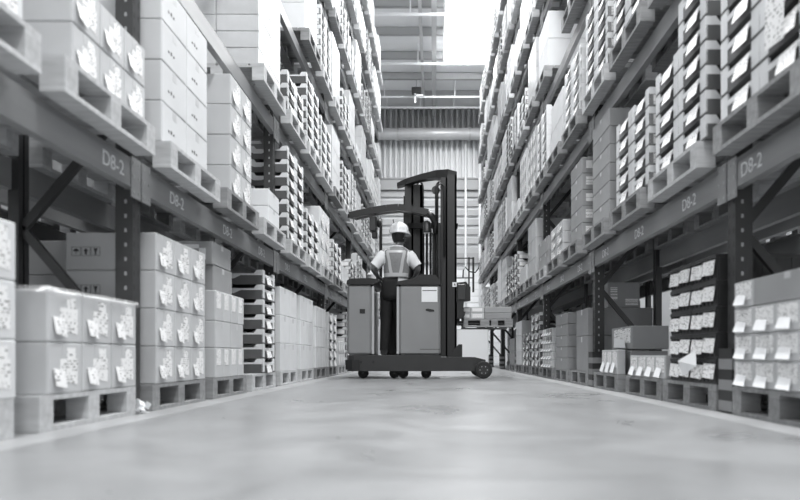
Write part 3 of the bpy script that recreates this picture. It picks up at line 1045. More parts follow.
def crate_meshes(d, w, h, sd):
    key = ('crate', rk(d), rk(w), rk(h), sd)
    if key in MESH: return MESH[key]
    t = 0.012
    body = MB()
    body.box((0, -w / 2, 0), (d, w / 2, 0.01), 'crate')
    for x0, x1 in ((0, t), (d - t, d)):
        body.box((x0, -w / 2, 0.01), (x1, w / 2, h), 'crate')
    for s in (-1, 1):
        body.box((t, s * w / 2, 0.01), (d - t, s * (w / 2 - t), h), 'crate')
    rib = MB()
    n = 7
    for i in range(n):
        yy = -w / 2 + 0.01 + i * (w - 0.026) / (n - 1)
        rib.box((-0.006, yy, 0.012), (0, yy + 0.006, h * 0.86), 'crate')
        xx = 0.01 + i * (d - 0.026) / (n - 1)
        rib.box((xx, -w / 2 - 0.006 + 0.003, 0.012), (xx + 0.006, -w / 2, h * 0.86), 'crate')
    rib.box((-0.008, -w / 2, h * 0.86), (0, w / 2, h), 'crate')
    rib.box((0, -w / 2 - 0.003, h * 0.86), (d, -w / 2, h), 'crate')
    lb = MB()
    for a, c, z0, z1 in ((-0.47, -0.02, 0.2, 0.82), (0.0, 0.47, 0.16, 0.78)):
        lb.add([(-0.022, w * a, h * z0), (-0.02, w * c, h * (z0 + 0.05)), (-0.0095, w * c, h * z1), (-0.0095, w * a, h * (z1 - 0.04)),
                (-0.021, w * a, h * z0), (-0.019, w * c, h * (z0 + 0.05)), (-0.0085, w * c, h * z1), (-0.0085, w * a, h * (z1 - 0.04))],
               [(0, 1, 2, 3), (7, 6, 5, 4), (0, 4, 5, 1), (1, 5, 6, 2), (2, 6, 7, 3), (3, 7, 4, 0)], 'label')
    out = [(n_, mirror_mesh(q_.mesh(n_), sd)) for n_, q_ in (('body', body), ('rib', rib), ('crate_label', lb))]
    MESH[key] = out
    return out


def area(it):
    """rough share of the picture, cut to the frame"""
    if it['where'] == 'behind': return 0.0
    sd = it['sd']
    p = [proj(sd * it['x0'], yy, zz) for yy in (it['y0'], it['y1']) for zz in (it['z0'], it['z1'])]
    q_ = proj(sd * it['x1'], it['y0'], it['z0'])
    xs = [a[0] for a in p]; ys = [a[1] for a in p]
    cx0, cx1 = max(0, min(xs)), min(800, max(xs)); cy0, cy1 = max(0, min(ys)), min(500, max(ys))
    if cx1 <= cx0 or cy1 <= cy0: return 0.0
    return (cx1 - cx0) * (cy1 - cy0) * (0.5 if it['row'] else 1)


for it in ITEMS:
    it['a'] = area(it)
    if it['style'] == 'labelled' and it['sd'] < 0 and 3.3 < it['y0'] < 4.2 and it['z0'] < 1.2 and it['cwd'] == 'near':
        it['style'] = 'icons'
cart = sorted([i for i in ITEMS if i['k'] == 'carton'], key=lambda i: -i['a'])
tray = sorted([i for i in ITEMS if i['k'] == 'tray'], key=lambda i: -i['a'])
crat = [i for i in ITEMS if i['k'] == 'crate']
jr = random.Random(5)


def describe(it):
    sty = {'icons': 'labelled', 'logo': 'logo-printed'}.get(it['style']) or STYLE_WORD.get(it['style'], '')
    tone = TONE_WORD.get(it['tone'], '')
    noun = {'carton': 'carton', 'tray': 'fold-up tray', 'crate': 'slatted crate'}[it['k']]
    if it['k'] == 'crate': sty, tone = '', 'black'
    head = ' '.join(w for w in (tone, sty, noun) if w)
    if it['style'] == 'wrapped': head = 'film-wrapped carton'
    pos = f"{it['lw']} layer"
    if it['cwd']: pos += f" {it['cwd']} stack"
    if it['row']: pos = 'rear ' + pos
    return f"{head}, {pos}, {it['where']}"


def place(it, parts_from, name, cat, group, full):
    d, w, h = it['x1'] - it['x0'], it['y1'] - it['y0'], it['z1'] - it['z0']
    loc = (it['sd'] * it['x0'], (it['y0'] + it['y1']) / 2, it['z0'])
    ms = parts_from(it, d, w, h)
    root = link(name, ms[0][1], None, loc)
    root.rotation_euler.z = math.radians(jr.uniform(-0.35, 0.35)) if it['k'] == 'carton' and d < 0.56 else 0
    tag(root, describe(it), cat, group)
    for n, me in ms[1:]:
        if it['a'] < 60 and n in ('tape',): continue
        if it['row'] and n in ('tray_label', 'shipping_label'): continue
        link(n, me, root)
    return root


G = lambda it: f"{ {'carton': 'cartons', 'tray': 'fold-up trays', 'crate': 'black crates'}[it['k']] } on the {it['side']} rack"
NC = 296
for it in cart[:NC]:
    place(it, lambda i, d, w, h: carton_meshes(i['style'], i['tone'], d, w, h, i['sd']), 'cardboard_carton', 'carton', G(it), True)
for it in tray[:296]:
    place(it, lambda i, d, w, h: tray_meshes(i['tone'], d, w, h, i['sd']), 'cardboard_tray', 'tray', G(it), True)
for it in crat:
    place(it, lambda i, d, w, h: crate_meshes(d, w, h, i['sd']), 'plastic_crate', 'crate', G(it), True)


def merge(items, fn, name, label, cat):
    tot = MB()
    cache = {}
    for it in items:
        d, w, h = it['x1'] - it['x0'], it['y1'] - it['y0'], it['z1'] - it['z0']
        for n, me in fn(it, d, w, h):
            if n == 'tape' or it['row'] and n in ('tray_label', 'shipping_label'): continue
            if me.name not in cache:
                cache[me.name] = ([tuple(v.co) for v in me.vertices], [(tuple(p.vertices), me.materials[p.material_index].name) for p in me.polygons])
            vs, fs = cache[me.name]
            ox, oy, oz = it['sd'] * it['x0'], (it['y0'] + it['y1']) / 2, it['z0']
            n0 = len(tot.v)
            tot.v += [(a + ox, c + oy, e + oz) for a, c, e in vs]
            for f, mn in fs:
                tot.f.append(tuple(n0 + i for i in f)); tot.m.append(tot.mi(MNAME[mn]))
    o = tot.obj(name)
    tag(o, label, cat, None, 'stuff')
    return o


MNAME = {v.name: k for k, v in M.items()}
merge(cart[NC:], lambda i, d, w, h: carton_meshes(i['style'], i['tone'], d, w, h, i['sd']), 'far_cartons', 'small distant cartons massed high and far along both racks', 'cartons')
merge(tray[296:], lambda i, d, w, h: tray_meshes(i['tone'], d, w, h, i['sd']), 'far_trays', 'small distant fold-up trays massed high and far along both racks', 'trays')

# ------------------------------------------------------------------ clear film over the low carton block by the aisle on the left
fs = MB()
xa, xb, ya, yb, zt = -1.526, -2.05, 2.445, 3.21, PH + 2 * 0.212 + 0.004
nx, ny = 10, 14
frnd = random.Random(3)
grid = []
for i in range(nx + 1):
    for j in range(ny + 1):
        e = min(i, nx - i, j, ny - j)
        zz = zt + 0.003 + frnd.uniform(0, 0.005)
        x = xa + (xb - xa) * i / nx; y = ya + (yb - ya) * j / ny
        if i == 1: x = xa + 0.0005
        if j == 1: y = ya + 0.0005
        if i == 0: x = xa + 0.006; zz = zt - 0.03 + frnd.uniform(-0.012, 0.012)
        if j == 0: y = ya - 0.006; zz = min(zz, zt - 0.02 + frnd.uniform(-0.012, 0.012))
        grid.append((x, y, zz))
fc = [(i * (ny + 1) + j, i * (ny + 1) + j + 1, (i + 1) * (ny + 1) + j + 1, (i + 1) * (ny + 1) + j) for i in range(nx) for j in range(ny)]
fs.add(grid, fc, 'film')
fo = tag(fs.obj('plastic_sheet', smooth=True), 'clear plastic sheet draped over the low labelled cartons before the first left upright', 'sheet')
# loose paper hanging off the black crates
pp = MB().add([(1.475, 3.50, 0.245), (1.49, 3.73, 0.18), (1.488, 3.80, 0.27), (1.497, 3.56, 0.335), (1.476, 3.50, 0.245), (1.491, 3.73, 0.18), (1.489, 3.80, 0.27), (1.498, 3.56, 0.335)],
              [(0, 1, 2, 3), (7, 6, 5, 4), (0, 4, 5, 1), (1, 5, 6, 2), (2, 6, 7, 3), (3, 7, 4, 0)], 'paper')
tag(pp.obj('paper_sheet'), 'large blank white paper hanging crooked off the lowest black crates', 'paper')
sh2 = MB().add([(1.426, 2.54, 1.60), (1.424, 2.68, 1.61), (1.428, 2.68, 1.89), (1.43, 2.54, 1.88), (1.427, 2.54, 1.60), (1.425, 2.68, 1.61), (1.429, 2.68, 1.89), (1.431, 2.54, 1.88)],
               [(0, 1, 2, 3), (7, 6, 5, 4), (0, 4, 5, 1), (1, 5, 6, 2), (2, 6, 7, 3), (3, 7, 4, 0)], 'label')
tag(sh2.obj('delivery_sheet'), 'tall printed sheet hung on the dark trays nearest the top right corner', 'paper')
# crumpled scrap at the foot of the first left upright
sc_ = MB()
for i in range(9):
    a = i * 0.7
    c = Vector((-1.525 + 0.02 * math.cos(a * 3), 3.24 + 0.035 * math.sin(a * 2), 0.008 + 0.016 * (i % 4)))
    m_ = Matrix.Translation(c) @ Euler((a, a * 1.7, a * 0.6)).to_matrix().to_4x4()
    sc_.box((-0.02, -0.014, -0.001), (0.02, 0.014, 0.001), 'paper', m_)
for v_i, v_ in enumerate(sc_.v):
    sc_.v[v_i] = (v_[0], v_[1], max(0.001, v_[2]))
tag(sc_.obj('film_scrap'), 'crumpled scrap of white film on the floor at the first left upright', 'scrap', None, 'stuff')
# white wrapped block standing far down the aisle behind the truck
wb = thing('wrapped_block', 'tall white wrapped block standing on the floor behind the forklift load', 'block', (0.87, 14.0, 0))
MB().cbox((-0.36, 0, 0.002), (0.36, 0.7, 0.93), 'hat', 0.02).obj('block_body', wb)
MB().cbox((-0.37, -0.01, 0.90), (0.37, 0.71, 0.935), 'hat', 0.008).obj('lid', wb)

# ------------------------------------------------------------------ forklift
TY = 8.2
K = TY / F


def px(x, y=None):
    return (x - VPX) * K


def pz(y):
    return CAMZ + (VPY - y) * K


tr = thing('forklift', 'dark grey reach forklift standing across the aisle with its mast raised', 'forklift', (-0.2, 8.7, 0))
tr_off = Vector((0.2, -8.7, 0))


def part(mb, name, parent=None, smooth=False):
    o = mb.obj(name, None, (0, 0, 0), smooth)
    p = parent or tr
    o.parent = p
    if p is tr: o.location = tr_off
    return o


# chassis
ch = MB()
zc0, zc1 = 0.10, 0.313
poly = [(px(346), TY + 0.12), (px(348), TY + 0.03), (px(354), TY), (px(441), TY), (px(441), TY + 1.1), (px(346), TY + 1.1)]
ch.prism(poly, 'z', zc0, zc1 - 0.002, 'truckdark')
part(ch, 'chassis')
b_ = MB().prism([(px(345.3), TY + 0.02), (px(352), TY - 0.012), (px(360), TY - 0.012), (px(360), TY + 0.0), (px(352), TY + 0.0), (px(347), TY + 0.04)], 'z', 0.12, 0.25, 'truckblack')
part(b_, 'bumper')
for x in (361, 373.5):
    part(MB().lathe([(0.018, -0.004), (0.018, 0.0)], 'truckblack', (px(x), TY, pz(362)), 12, 'y'), 'socket')
# straddle leg
lg = MB()
lg.prism([(px(441), 0.10), (px(441), 0.285), (px(475), 0.285), (px(486), 0.25), (px(486), 0.16), (px(476), 0.10)], 'y', TY + 0.06, TY + 0.20, 'truckdark')
part(lg, 'straddle_leg')
lg2 = MB().prism([(px(441), 0.10), (px(441), 0.285), (px(475), 0.285), (px(486), 0.25), (px(486), 0.16), (px(476), 0.10)], 'y', TY + 0.90, TY + 1.04, 'truckdark')
part(lg2, 'straddle_leg')
part(MB().prism([(px(447), 0.287), (px(448), 0.30), (px(459), 0.455), (px(462.5), 0.455), (px(462.5), 0.287)], 'y', TY + 0.07, TY + 0.19, 'truckblack'), 'leg_bracket')


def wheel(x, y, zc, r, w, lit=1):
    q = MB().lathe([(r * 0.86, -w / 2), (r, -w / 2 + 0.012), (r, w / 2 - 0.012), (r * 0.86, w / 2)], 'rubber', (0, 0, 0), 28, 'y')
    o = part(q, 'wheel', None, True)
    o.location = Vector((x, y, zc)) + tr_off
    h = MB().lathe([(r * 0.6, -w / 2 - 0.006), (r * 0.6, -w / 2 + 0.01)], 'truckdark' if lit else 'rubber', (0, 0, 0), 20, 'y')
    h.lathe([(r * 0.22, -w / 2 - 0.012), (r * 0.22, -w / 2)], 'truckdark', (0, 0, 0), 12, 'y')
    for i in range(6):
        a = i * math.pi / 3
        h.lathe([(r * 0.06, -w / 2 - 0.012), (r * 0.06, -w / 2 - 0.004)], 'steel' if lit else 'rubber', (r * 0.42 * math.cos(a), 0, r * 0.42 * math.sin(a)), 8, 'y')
    h.obj('hub', o)
    return o


for yy in (TY + 0.03, TY + 0.98):
    wheel(px(483.5), yy, 0.117, 0.115, 0.10)
for x in (361.5, 393.5, 402.5, 426):
    wheel(px(x), TY + 0.22, 0.07, 0.069, 0.10, 0)

# cabinets
zc = pz(284.5)
lc = MB()
lc.cbox((px(347), TY, 0.313), (px(371.5), TY + 1.0, zc), 'truckgrey', 0.03)
o = part(lc, 'left_cabinet'); o.name = 'battery_cabinet'
MB().cbox((px(371.5) + 0.0, TY + 0.002, 0.32), (px(374), TY + 0.06, zc - 0.02), 'trucklight', 0.01).obj('edge_trim', o)
MB().box((px(359.7), TY - 0.003, pz(313.5)), (px(365), TY + 0.0, pz(309)), 'truckblack').obj('key_switch', o)
cap = MB()
cap.prism([(px(346.5), zc), (px(347), zc + 0.05), (px(350), zc + 0.078), (px(370), zc + 0.085), (px(378), zc + 0.07), (px(378), zc + 0.03), (px(372), zc)], 'y', TY - 0.01, TY + 1.0, 'truckblack')
part(cap, 'cabinet_hood')
rc = MB()
rc.cbox((px(399), TY, 0.313), (px(440.5), TY + 0.17, zc - 0.005), 'truckgrey', 0.028)
rcab = part(rc, 'operator_cabinet')
MB().cbox((px(396.5), TY + 0.012, 0.32), (px(399), TY + 0.12, zc - 0.02), 'trucklight', 0.01).obj('edge_trim', rcab)
MB().cbox((px(421.5), TY - 0.004, pz(302)), (px(437.5), TY - 0.0, pz(287)), 'paper', 0.002).obj('notice_plate', rcab)
MB().box((px(422.5), TY - 0.0052, pz(291)), (px(436.5), TY - 0.004, pz(290.2)), 'ink').obj('notice_line', rcab)
hp = [(px(425.5), pz(309.3)), (px(428), pz(308.6)), (px(434), pz(309.8)), (px(434.4), pz(311.6)), (px(430), pz(311.8)), (px(426), pz(310.8))]
MB().prism(hp, 'y', TY - 0.006, TY + 0.0, 'truckblack').obj('grip_recess', rcab)
MB().box((px(420), TY - 0.002, pz(349.5)), (px(440), TY, pz(349)), 'truckdark').obj('panel_joint', rcab)
part(MB().cbox((-0.22, TY + 0.175, 0.313), (px(440.5), TY + 1.0, zc - 0.02), 'truckdark', 0.02), 'hydraulic_cabinet')
part(MB().cbox((px(374.5), TY + 0.86, 0.313), (-0.225, TY + 1.0, zc - 0.02), 'truckblack', 0.02), 'compartment_panel')
hd = MB()
hd.prism([(px(397), zc - 0.004), (px(397), zc + 0.04), (px(412), zc + 0.075), (px(421), zc + 0.135), (px(436), zc + 0.125), (px(440.5), zc + 0.03), (px(440.5), zc - 0.004)], 'y', TY - 0.008, TY + 0.16, 'truckblack')
part(hd, 'console_hood')
part(MB().cbox((-0.30, TY + 0.30, zc - 0.01), (-0.05, TY + 0.62, zc + 0.05), 'truckdark', 0.015), 'control_console')
cl = MB().tube([(-0.27, TY + 0.58, zc + 0.05), (-0.28, TY + 0.60, zc + 0.085)], 0.012, 'truckblack', 8)
part(cl, 'control_lever')
st = MB().lathe([(0.10, -0.012), (0.115, 0.0), (0.10, 0.012)], 'truckblack', (px(375) + 0.02, TY + 0.62, zc + 0.098), 20, 'z')
part(st, 'steering_wheel')

# mast: near and far channel columns, standing askew to the picture
def pxy(x, y): return (x - VPX) * y / F


NX, NY, FY = 0.17, TY + 0.10, TY + 0.74
FX = pxy(413.2, FY)
HY = TY + 0.80


def mast_col(x, y, top, w, nm):
    q = MB()
    q.box((x - w / 2, y, 0.29), (x + w / 2, y + 0.03, top), 'truckblack')
    q.box((x + w / 2 - 0.025, y, 0.29), (x + w / 2, y + 0.13, top), 'truckblack')
    q.box((x - w / 2, y + 0.10, 0.29), (x + w / 2, y + 0.13, top), 'truckblack')
    return part(q, nm)


top = 2.72
o = mast_col(px(452.2), NY, top, 0.125, 'mast_channel')
MB().box((px(452.6), NY - 0.003, pz(286)), (px(457.2), NY - 0.0, pz(281.3)), 'paper').obj('warning_label', o)
MB().prism([(px(454.9), pz(282.3)), (px(456), pz(284.6)), (px(453.8), pz(284.6))], 'y', NY - 0.004, NY - 0.003, 'ink').obj('warning_mark', o)
mast_col(px(444.2), NY + 0.02, top - 0.03, 0.095, 'mast_channel')
part(MB().tube([(px(437.4), NY + 0.03, 0.3), (px(437.4), NY + 0.03, top - 0.12)], 0.016, 'truckblack', 8), 'lift_chain')
part(MB().tube([(px(439.6), NY - 0.02, 0.3), (px(439.6), NY - 0.02, 2.05)], 0.024, 'truckdark', 12), 'lift_cylinder')
mast_col(FX - 0.063, FY, 2.79, 0.122, 'mast_channel')
mast_col(FX + 0.062, FY + 0.02, 2.77, 0.122, 'mast_channel')
part(MB().tube([(FX - 0.128, FY, 0.3), (FX - 0.128, FY, 2.6)], 0.012, 'truckdark', 8), 'lift_chain')
part(MB().tube([(pxy(422.8, HY), HY, 0.3), (pxy(422.8, HY), HY, 2.2)], 0.024, 'truckblack', 10), 'lift_cylinder')
part(MB().tube([(pxy(426.9, HY), HY, 0.3), (pxy(426.9, HY), HY, 2.15)], 0.018, 'truckblack', 10), 'lift_cylinder')
part(MB().tube([(pxy(430.6, HY), HY, 0.3), (pxy(430.6, HY), HY, 2.15)], 0.018, 'truckblack', 10), 'lift_cylinder')
part(MB().tube([(px(434.6), NY + 0.10, 0.3), (px(434.6), NY + 0.10, pz(228))], 0.03, 'truckblack', 10), 'lift_cylinder')
part(MB().tube([(px(432.2), NY + 0.10, 1.1), (px(432.2), NY + 0.10, pz(230))], 0.011, 'chrome', 8), 'piston_rod')
# cross members at the level of the guard, and the head plate
cm = MB().beam((px(457), NY + 0.06, pz(223.5)), (FX - 0.11, FY + 0.06, pz(223.5) + 0.14), 0.05, 0.075, 'truckblack')
part(cm, 'mast_crossbar')
hp = MB()
pts = [Vector((px(457.2), NY, 0)), Vector((px(448), NY + 0.02, 0)), Vector((px(436), NY + 0.10, 0)), Vector((pxy(421, NY + .34), NY + 0.34, 0)), Vector((pxy(406, NY + .6), NY + 0.60, 0)), Vector((pxy(397, NY + .68), NY + 0.68, 0))]
tz = [2.76, 2.80, 2.81, 2.83, 2.84, 2.80]
bz = [2.64, 2.66, 2.71, 2.75, 2.76, 2.75]
n = len(pts)
vs = []
for i, p in enumerate(pts):
    for dy in (0, 0.14):
        vs += [(p.x, p.y + dy, bz[i]), (p.x, p.y + dy, tz[i])]
fcs = []
for i in range(n - 1):
    a, c = i * 4, (i + 1) * 4
    fcs += [(a, c, c + 1, a + 1), (a + 2, a + 3, c + 3, c + 2), (a + 1, c + 1, c + 3, a + 3), (a, a + 2, c + 2, c)]
fcs += [(0, 1, 3, 2), ((n - 1) * 4, (n - 1) * 4 + 2, (n - 1) * 4 + 3, (n - 1) * 4 + 1)]
hp.add(vs, fcs, 'truckblack')
part(hp, 'mast_head')


def hose(pts, r=0.014):
    return part(MB().tube(pts, r, 'rubber', 8), 'hydraulic_hose', None, True)


def arc(x0, x1, y, zt, drop0, drop1, lift=0.10):
    out = [(x0, y, zt - drop0)]
    for i in range(9):
        a = math.pi * (1 - i / 8)
        out.append(((x0 + x1) / 2 + (x1 - x0) / 2 * math.cos(a), y, zt + lift * math.sin(a)))
    out.append((x1, y, zt - drop1))
    return out


hose(arc(pxy(416.5, HY), pxy(423, HY), HY, 2.72, 1.5, 0.6))
hose(arc(pxy(417.5, HY), pxy(422, HY), HY + 0.03, 2.70, 1.5, 0.6, 0.06))
hose(arc(px(436), px(446), NY + 0.14, pz(184), 1.4, 0.9))
hose(arc(px(437), px(444.5), NY - 0.03, pz(187), 0.4, 0.9, 0.06))
for x in (435.8,):
    part(MB().lathe([(0.055, -0.02), (0.055, 0.02)], 'truckdark', (px(x), NY + 0.26, pz(183)), 16, 'y'), 'hose_pulley')

# overhead guard
GY0, GY1 = TY + 0.06, TY + 0.62
pathn = [(349, 214.5), (358, 212.5), (372, 209.5), (386, 207.2), (398, 206.3), (412, 208), (423, 210.5), (428, 211.5)]
gd = None
for nm, yy, hh in (('guard_bar', GY0, 0.085), ('guard_bar', GY1, 0.06)):
    q = MB(); P = [(px(a), yy, pz(c) + (0.09 if yy == GY1 else 0)) for a, c in pathn]
    for a, c in zip(P[:-1], P[1:]):
        q.beam(a, c, 0.05, hh, 'truckblack')
    part(q, 'guard_rail')
for i, (a, c) in enumerate(pathn):
    if i in (0, 2, 4, 5, 7):
        part(MB().beam((px(a), GY0 + 0.02, pz(c)), (px(a), GY1 - 0.02, pz(c) + 0.09), 0.06 if i == 0 else 0.03, 0.05 if i == 0 else 0.03, 'truckblack'), 'guard_crossbar')
part(MB().tube([(px(375.8), GY1 + 0.14, pz(211)), (px(375.8), GY1 + 0.14, zc + 0.05)], 0.022, 'truckblack', 8), 'guard_post')
q = MB().tube([(px(427), GY0, pz(212)), (px(432), GY0 + 0.02, pz(215)), (px(435), GY0 + 0.05, pz(221)), (px(436), GY0 + 0.08, pz(232))], 0.045, 'truckblack', 10)
part(q, 'guard_post', None, True)
lm = part(MB().lathe([(0.02, 0.14), (0.05, 0.12), (0.05, 0.0), (0.055, -0.02)], 'truckdark', (px(426.7), GY0 + 0.08, pz(229)), 16, 'z'), 'work_lamp', None, True)
MB().lathe([(0.045, -0.028), (0.045, -0.021)], 'lens', (px(426.7), GY0 + 0.08, pz(229)), 16, 'z').obj('lamp_lens', lm)
lm = part(MB().cbox((px(368.5), GY0 + 0.02, pz(230)), (px(376), GY0 + 0.16, pz(214)), 'truckdark', 0.02), 'work_lamp')
MB().cbox((px(371), GY0 + 0.03, pz(236.5)), (px(376.5), GY0 + 0.13, pz(230)), 'truckblack', 0.01).obj('lamp_bracket', lm)
part(MB().lathe([(0.04, -0.03), (0.06, 0.0), (0.04, 0.03)], 'truckdark', (px(378.2), GY0 + 0.1, pz(221)), 14, 'x'), 'rear_horn')
mr_ = part(MB().cbox((px(386), GY1, pz(225)), (px(395), GY1 + 0.03, pz(219)), 'steel', 0.01), 'mirror')
MB().tube([(px(392), GY1 + 0.01, pz(219)), (px(390), GY1 + 0.0, pz(209))], 0.008, 'truckblack', 6).obj('mirror_arm', mr_)

# fork carriage on the right of the mast
CY = TY + 0.12
cr = MB()
cr.prism([(px(457), pz(318)), (px(457), pz(282.5)), (px(466), pz(281.5)), (px(468), pz(284)), (px(470.5), pz(287)), (px(470.5), pz(300.5)), (px(464), pz(301.5)), (px(463.2), pz(311)), (px(465.5), pz(312)), (px(465), pz(315)), (px(462), pz(318.5))], 'y', CY - 0.11, CY - 0.01, 'truckblack')
part(cr, 'fork_carriage')
part(MB().cbox((px(457.5), CY - 0.13, pz(300)), (px(466), CY - 0.11, pz(284)), 'truckdark', 0.01), 'carriage_plate')
for yy in (CY + 0.12, CY + 0.55):
    part(MB().prism([(px(456), pz(320.1)), (px(456), pz(323.0)), (px(508), pz(321.9)), (px(512), pz(320.9)), (px(508), pz(320.1))], 'y', yy, yy + 0.1, 'truckblack'), 'fork')
part(MB().box((px(457), CY + 0.1, pz(322)), (px(460.5), CY + 0.7, pz(300)), 'truckblack'), 'fork_backplate')
for x, w in ((469.6, 0.020), (474, 0.026)):
    part(MB().box((px(x) - w / 2, CY + 0.02, pz(291 if x > 472 else 287)), (px(x) + w / 2, CY + 0.05, pz(255.5))  , 'truckblack'), 'carriage_post')
part(MB().box((px(457), CY + 0.02, pz(257)), (px(475), CY + 0.04, pz(256)), 'truckblack'), 'carriage_bar')
part(MB().box((px(457), CY + 0.02, pz(277)), (px(475), CY + 0.04, pz(276)), 'truckblack'), 'carriage_bar')
hose([(px(463.5), CY + 0.03, pz(276)), (px(463.8), CY + 0.03, pz(269)), (px(466), CY + 0.03, pz(265.5)), (px(470), CY + 0.03, pz(270)), (px(476), CY + 0.03, pz(271)), (px(479.5), CY + 0.03, pz(266.5)), (px(480), CY + 0.03, pz(261))], 0.009)
# load on the forks
LZ = pz(318.2)
lp = thing('wooden_pallet', 'wooden pallet lifted on the forklift forks under two layers of flat cartons', 'pallet', (px(464), TY + 0.12, LZ - 0.109), 'pallet on the forks')
lw = px(514) - px(464)
for i in range(6):
    pass
dk = MB()
for i in range(6):
    y = i * 0.132
    dk.box((0, y, 0.089), (lw, y + 0.11, 0.107), 'wood')
dk.obj('deck', lp)
for j, (x0, x1) in enumerate(((0, 0.06), (lw * 0.34, lw * 0.34 + 0.12), (lw * 0.56, lw * 0.56 + 0.09), (lw - 0.11, lw))):
    for y in (0.0, 0.66):
        MB().box((x0, y, 0.018), (x1, y + 0.1, 0.0885), 'wood').obj('block', lp)
for y in (0.0, 0.66):
    MB().box((0, y, 0.0), (lw, y + 0.1, 0.0175), 'wood').obj('bottom_board', lp)
for j in range(2):
    for i, (x0, x1) in enumerate(((464, 471), (471.3, 485.3), (485.6, 513))):
        w = px(x1) - px(x0); h = 0.082
        c = MB().cbox((0, 0, 0), (w, 0.7, h - 0.003), 'mid' if i == 2 else 'light', 0.004).obj('cardboard_carton', None, (px(x0), TY + 0.15, LZ + 0.0005 + j * h))
        tag(c, f"{['short', 'white-labelled', 'long plain'][i]} flat carton, {['lower', 'upper'][j]} layer on the pallet held by the forklift", 'carton', 'cartons on the forks')
        if i < 2:
            MB().box((w * 0.12, -0.0015, h * 0.2), (w * 0.85, -0.0002, h * 0.75), 'label').obj('shipping_label', c)
        MB().box((w * 0.02, 0.33, h - 0.003), (w * 0.98, 0.37, h - 0.0022), 'tape').obj('tape', c)

# ------------------------------------------------------------------ driver
PY0 = 8.55
KP = PY0 / F


def hx(x): return (x - VPX) * KP
def hz(y): return CAMZ + (VPY - y) * KP


def skin_obj(name, verts, edges, radii, m, parent, root=0, sub=2):
    me = D.meshes.new(name)
    me.from_pydata([tuple(v) for v in verts], edges, [])
    me.materials.append(M[m])
    o = link(name, me, parent)
    md = o.modifiers.new('skin', 'SKIN')
    md.use_smooth_shade = True
    md.branch_smoothing = 0.4
    for i, r_ in enumerate(radii):
        sv = me.skin_vertices[0].data[i]
        sv.radius = (r_, r_) if not isinstance(r_, tuple) else r_
        sv.use_root = (i == root)
    ss = o.modifiers.new('sub', 'SUBSURF'); ss.levels = sub; ss.render_levels = sub
    return o


per = thing('person', 'person in a white hard hat and reflective vest standing at the forklift controls', 'person', (0, 0, 0))
CX = -0.515
FLOORZ = 0.313
face = Vector((0.72, 0.69, 0)).normalized(); sidev = Vector((face.y, -face.x, 0))
V, E, R = [], [], []


def node(p, r_, frm=None):
    V.append(Vector(p)); R.append(r_)
    if frm is not None: E.append((frm, len(V) - 1))
    return len(V) - 1


pel = node((CX - 0.02, PY0, 1.22), 0.115)
wa = node((CX, PY0, 1.38), 0.105, pel)
che = node((CX, PY0, 1.58), 0.125, wa)
shl = node((CX, PY0 + 0.0, 1.72), 0.095, che)
nk = node((CX + 0.02, PY0 + 0.015, 1.81), 0.052, shl)
HC = Vector((-0.478, PY0 + 0.035, 1.93))
h1 = node(HC + Vector((0, 0, -0.06)), 0.068, nk)
h2 = node(HC + Vector((0, 0, 0.02)), 0.088, h1)
h3 = node(HC + Vector((0, 0, 0.085)), 0.07, h2)
ns = node(HC + face * 0.098 + Vector((0, 0, -0.022)), 0.014, h1)
for s in (-1, 1):      # ears
    node(HC + sidev * s * 0.092 - face * 0.005 + Vector((0, 0, -0.02)), 0.016, h2)
arms = {}
HAND = {}
for s, sh, el, wr, palm in ((-1, (CX - 0.195, PY0 + 0.0, 1.70), (-0.835, PY0 - 0.02, 1.50), (-0.79, PY0 + 0.14, 1.415), (-0.785, PY0 + 0.19, 1.402)),
                      (1, (CX + 0.20, PY0 + 0.0, 1.70), (-0.215, PY0 + 0.0, 1.50), (-0.262, PY0 + 0.14, 1.415), (-0.27, PY0 + 0.19, 1.40))):
    a = node(sh, 0.064, shl)
    mid = Vector(sh).lerp(Vector(el), 0.5)
    a1 = node(mid, 0.052, a)
    a2 = node(el, 0.043, a1)
    a3 = node(Vector(el).lerp(Vector(wr), 0.4), 0.042, a2)
    a4 = node(wr, 0.028, a3)
    a5 = node(palm, 0.03, a4)
    HAND[s] = (Vector(wr), Vector(palm), a5)
for s in (-1, 1):
    fwd = (HAND[s][1] - HAND[s][0]).normalized()
    lat = Vector((1, 0, 0))
    kn = HAND[s][1]
    for i, (off, ln) in enumerate(((-0.030, 0.066), (-0.010, 0.075), (0.010, 0.070), (0.028, 0.054))):
        base = kn + lat * off * s * -1 + fwd * 0.03
        f1 = node(base + Vector((0, 0, 0.004)), 0.0105, HAND[s][2])
        f2 = node(base + fwd * ln * 0.5 + Vector((0, 0, -0.004)), 0.0095, f1)
        f3 = node(base + fwd * ln * 0.8 + Vector((0, 0, -0.026)), 0.0085, f2)
    tb = HAND[s][0].lerp(kn, 0.55) + lat * s * -0.03
    t1 = node(tb + Vector((0, 0, -0.004)), 0.0125, HAND[s][2])
    t2 = node(tb + lat * s * -0.022 + fwd * 0.03 + Vector((0, 0, -0.012)), 0.0105, t1)
    node(tb + lat * s * -0.024 + fwd * 0.056 + Vector((0, 0, -0.02)), 0.0095, t2)
LEG = {}
for s in (-1, 1):
    hp_ = node((CX - 0.045 + s * 0.085, PY0, 1.13), 0.088, pel)
    kn_ = node((CX - 0.055 + s * 0.095, PY0 + 0.015, 0.78), 0.06, hp_)
    cf_ = node((CX - 0.06 + s * 0.095, PY0 - 0.01, 0.60), 0.055, kn_)
    an_ = node((CX - 0.065 + s * 0.10, PY0 - 0.005, 0.41), 0.038, cf_)
    ft_ = node((CX - 0.07 + s * 0.11, PY0 + 0.10, 0.355), 0.032, an_)
    LEG[s] = [V[hp_].copy(), V[kn_].copy(), V[cf_].copy(), V[an_].copy()]
body = skin_obj('body', V, E, R, 'skin', per)

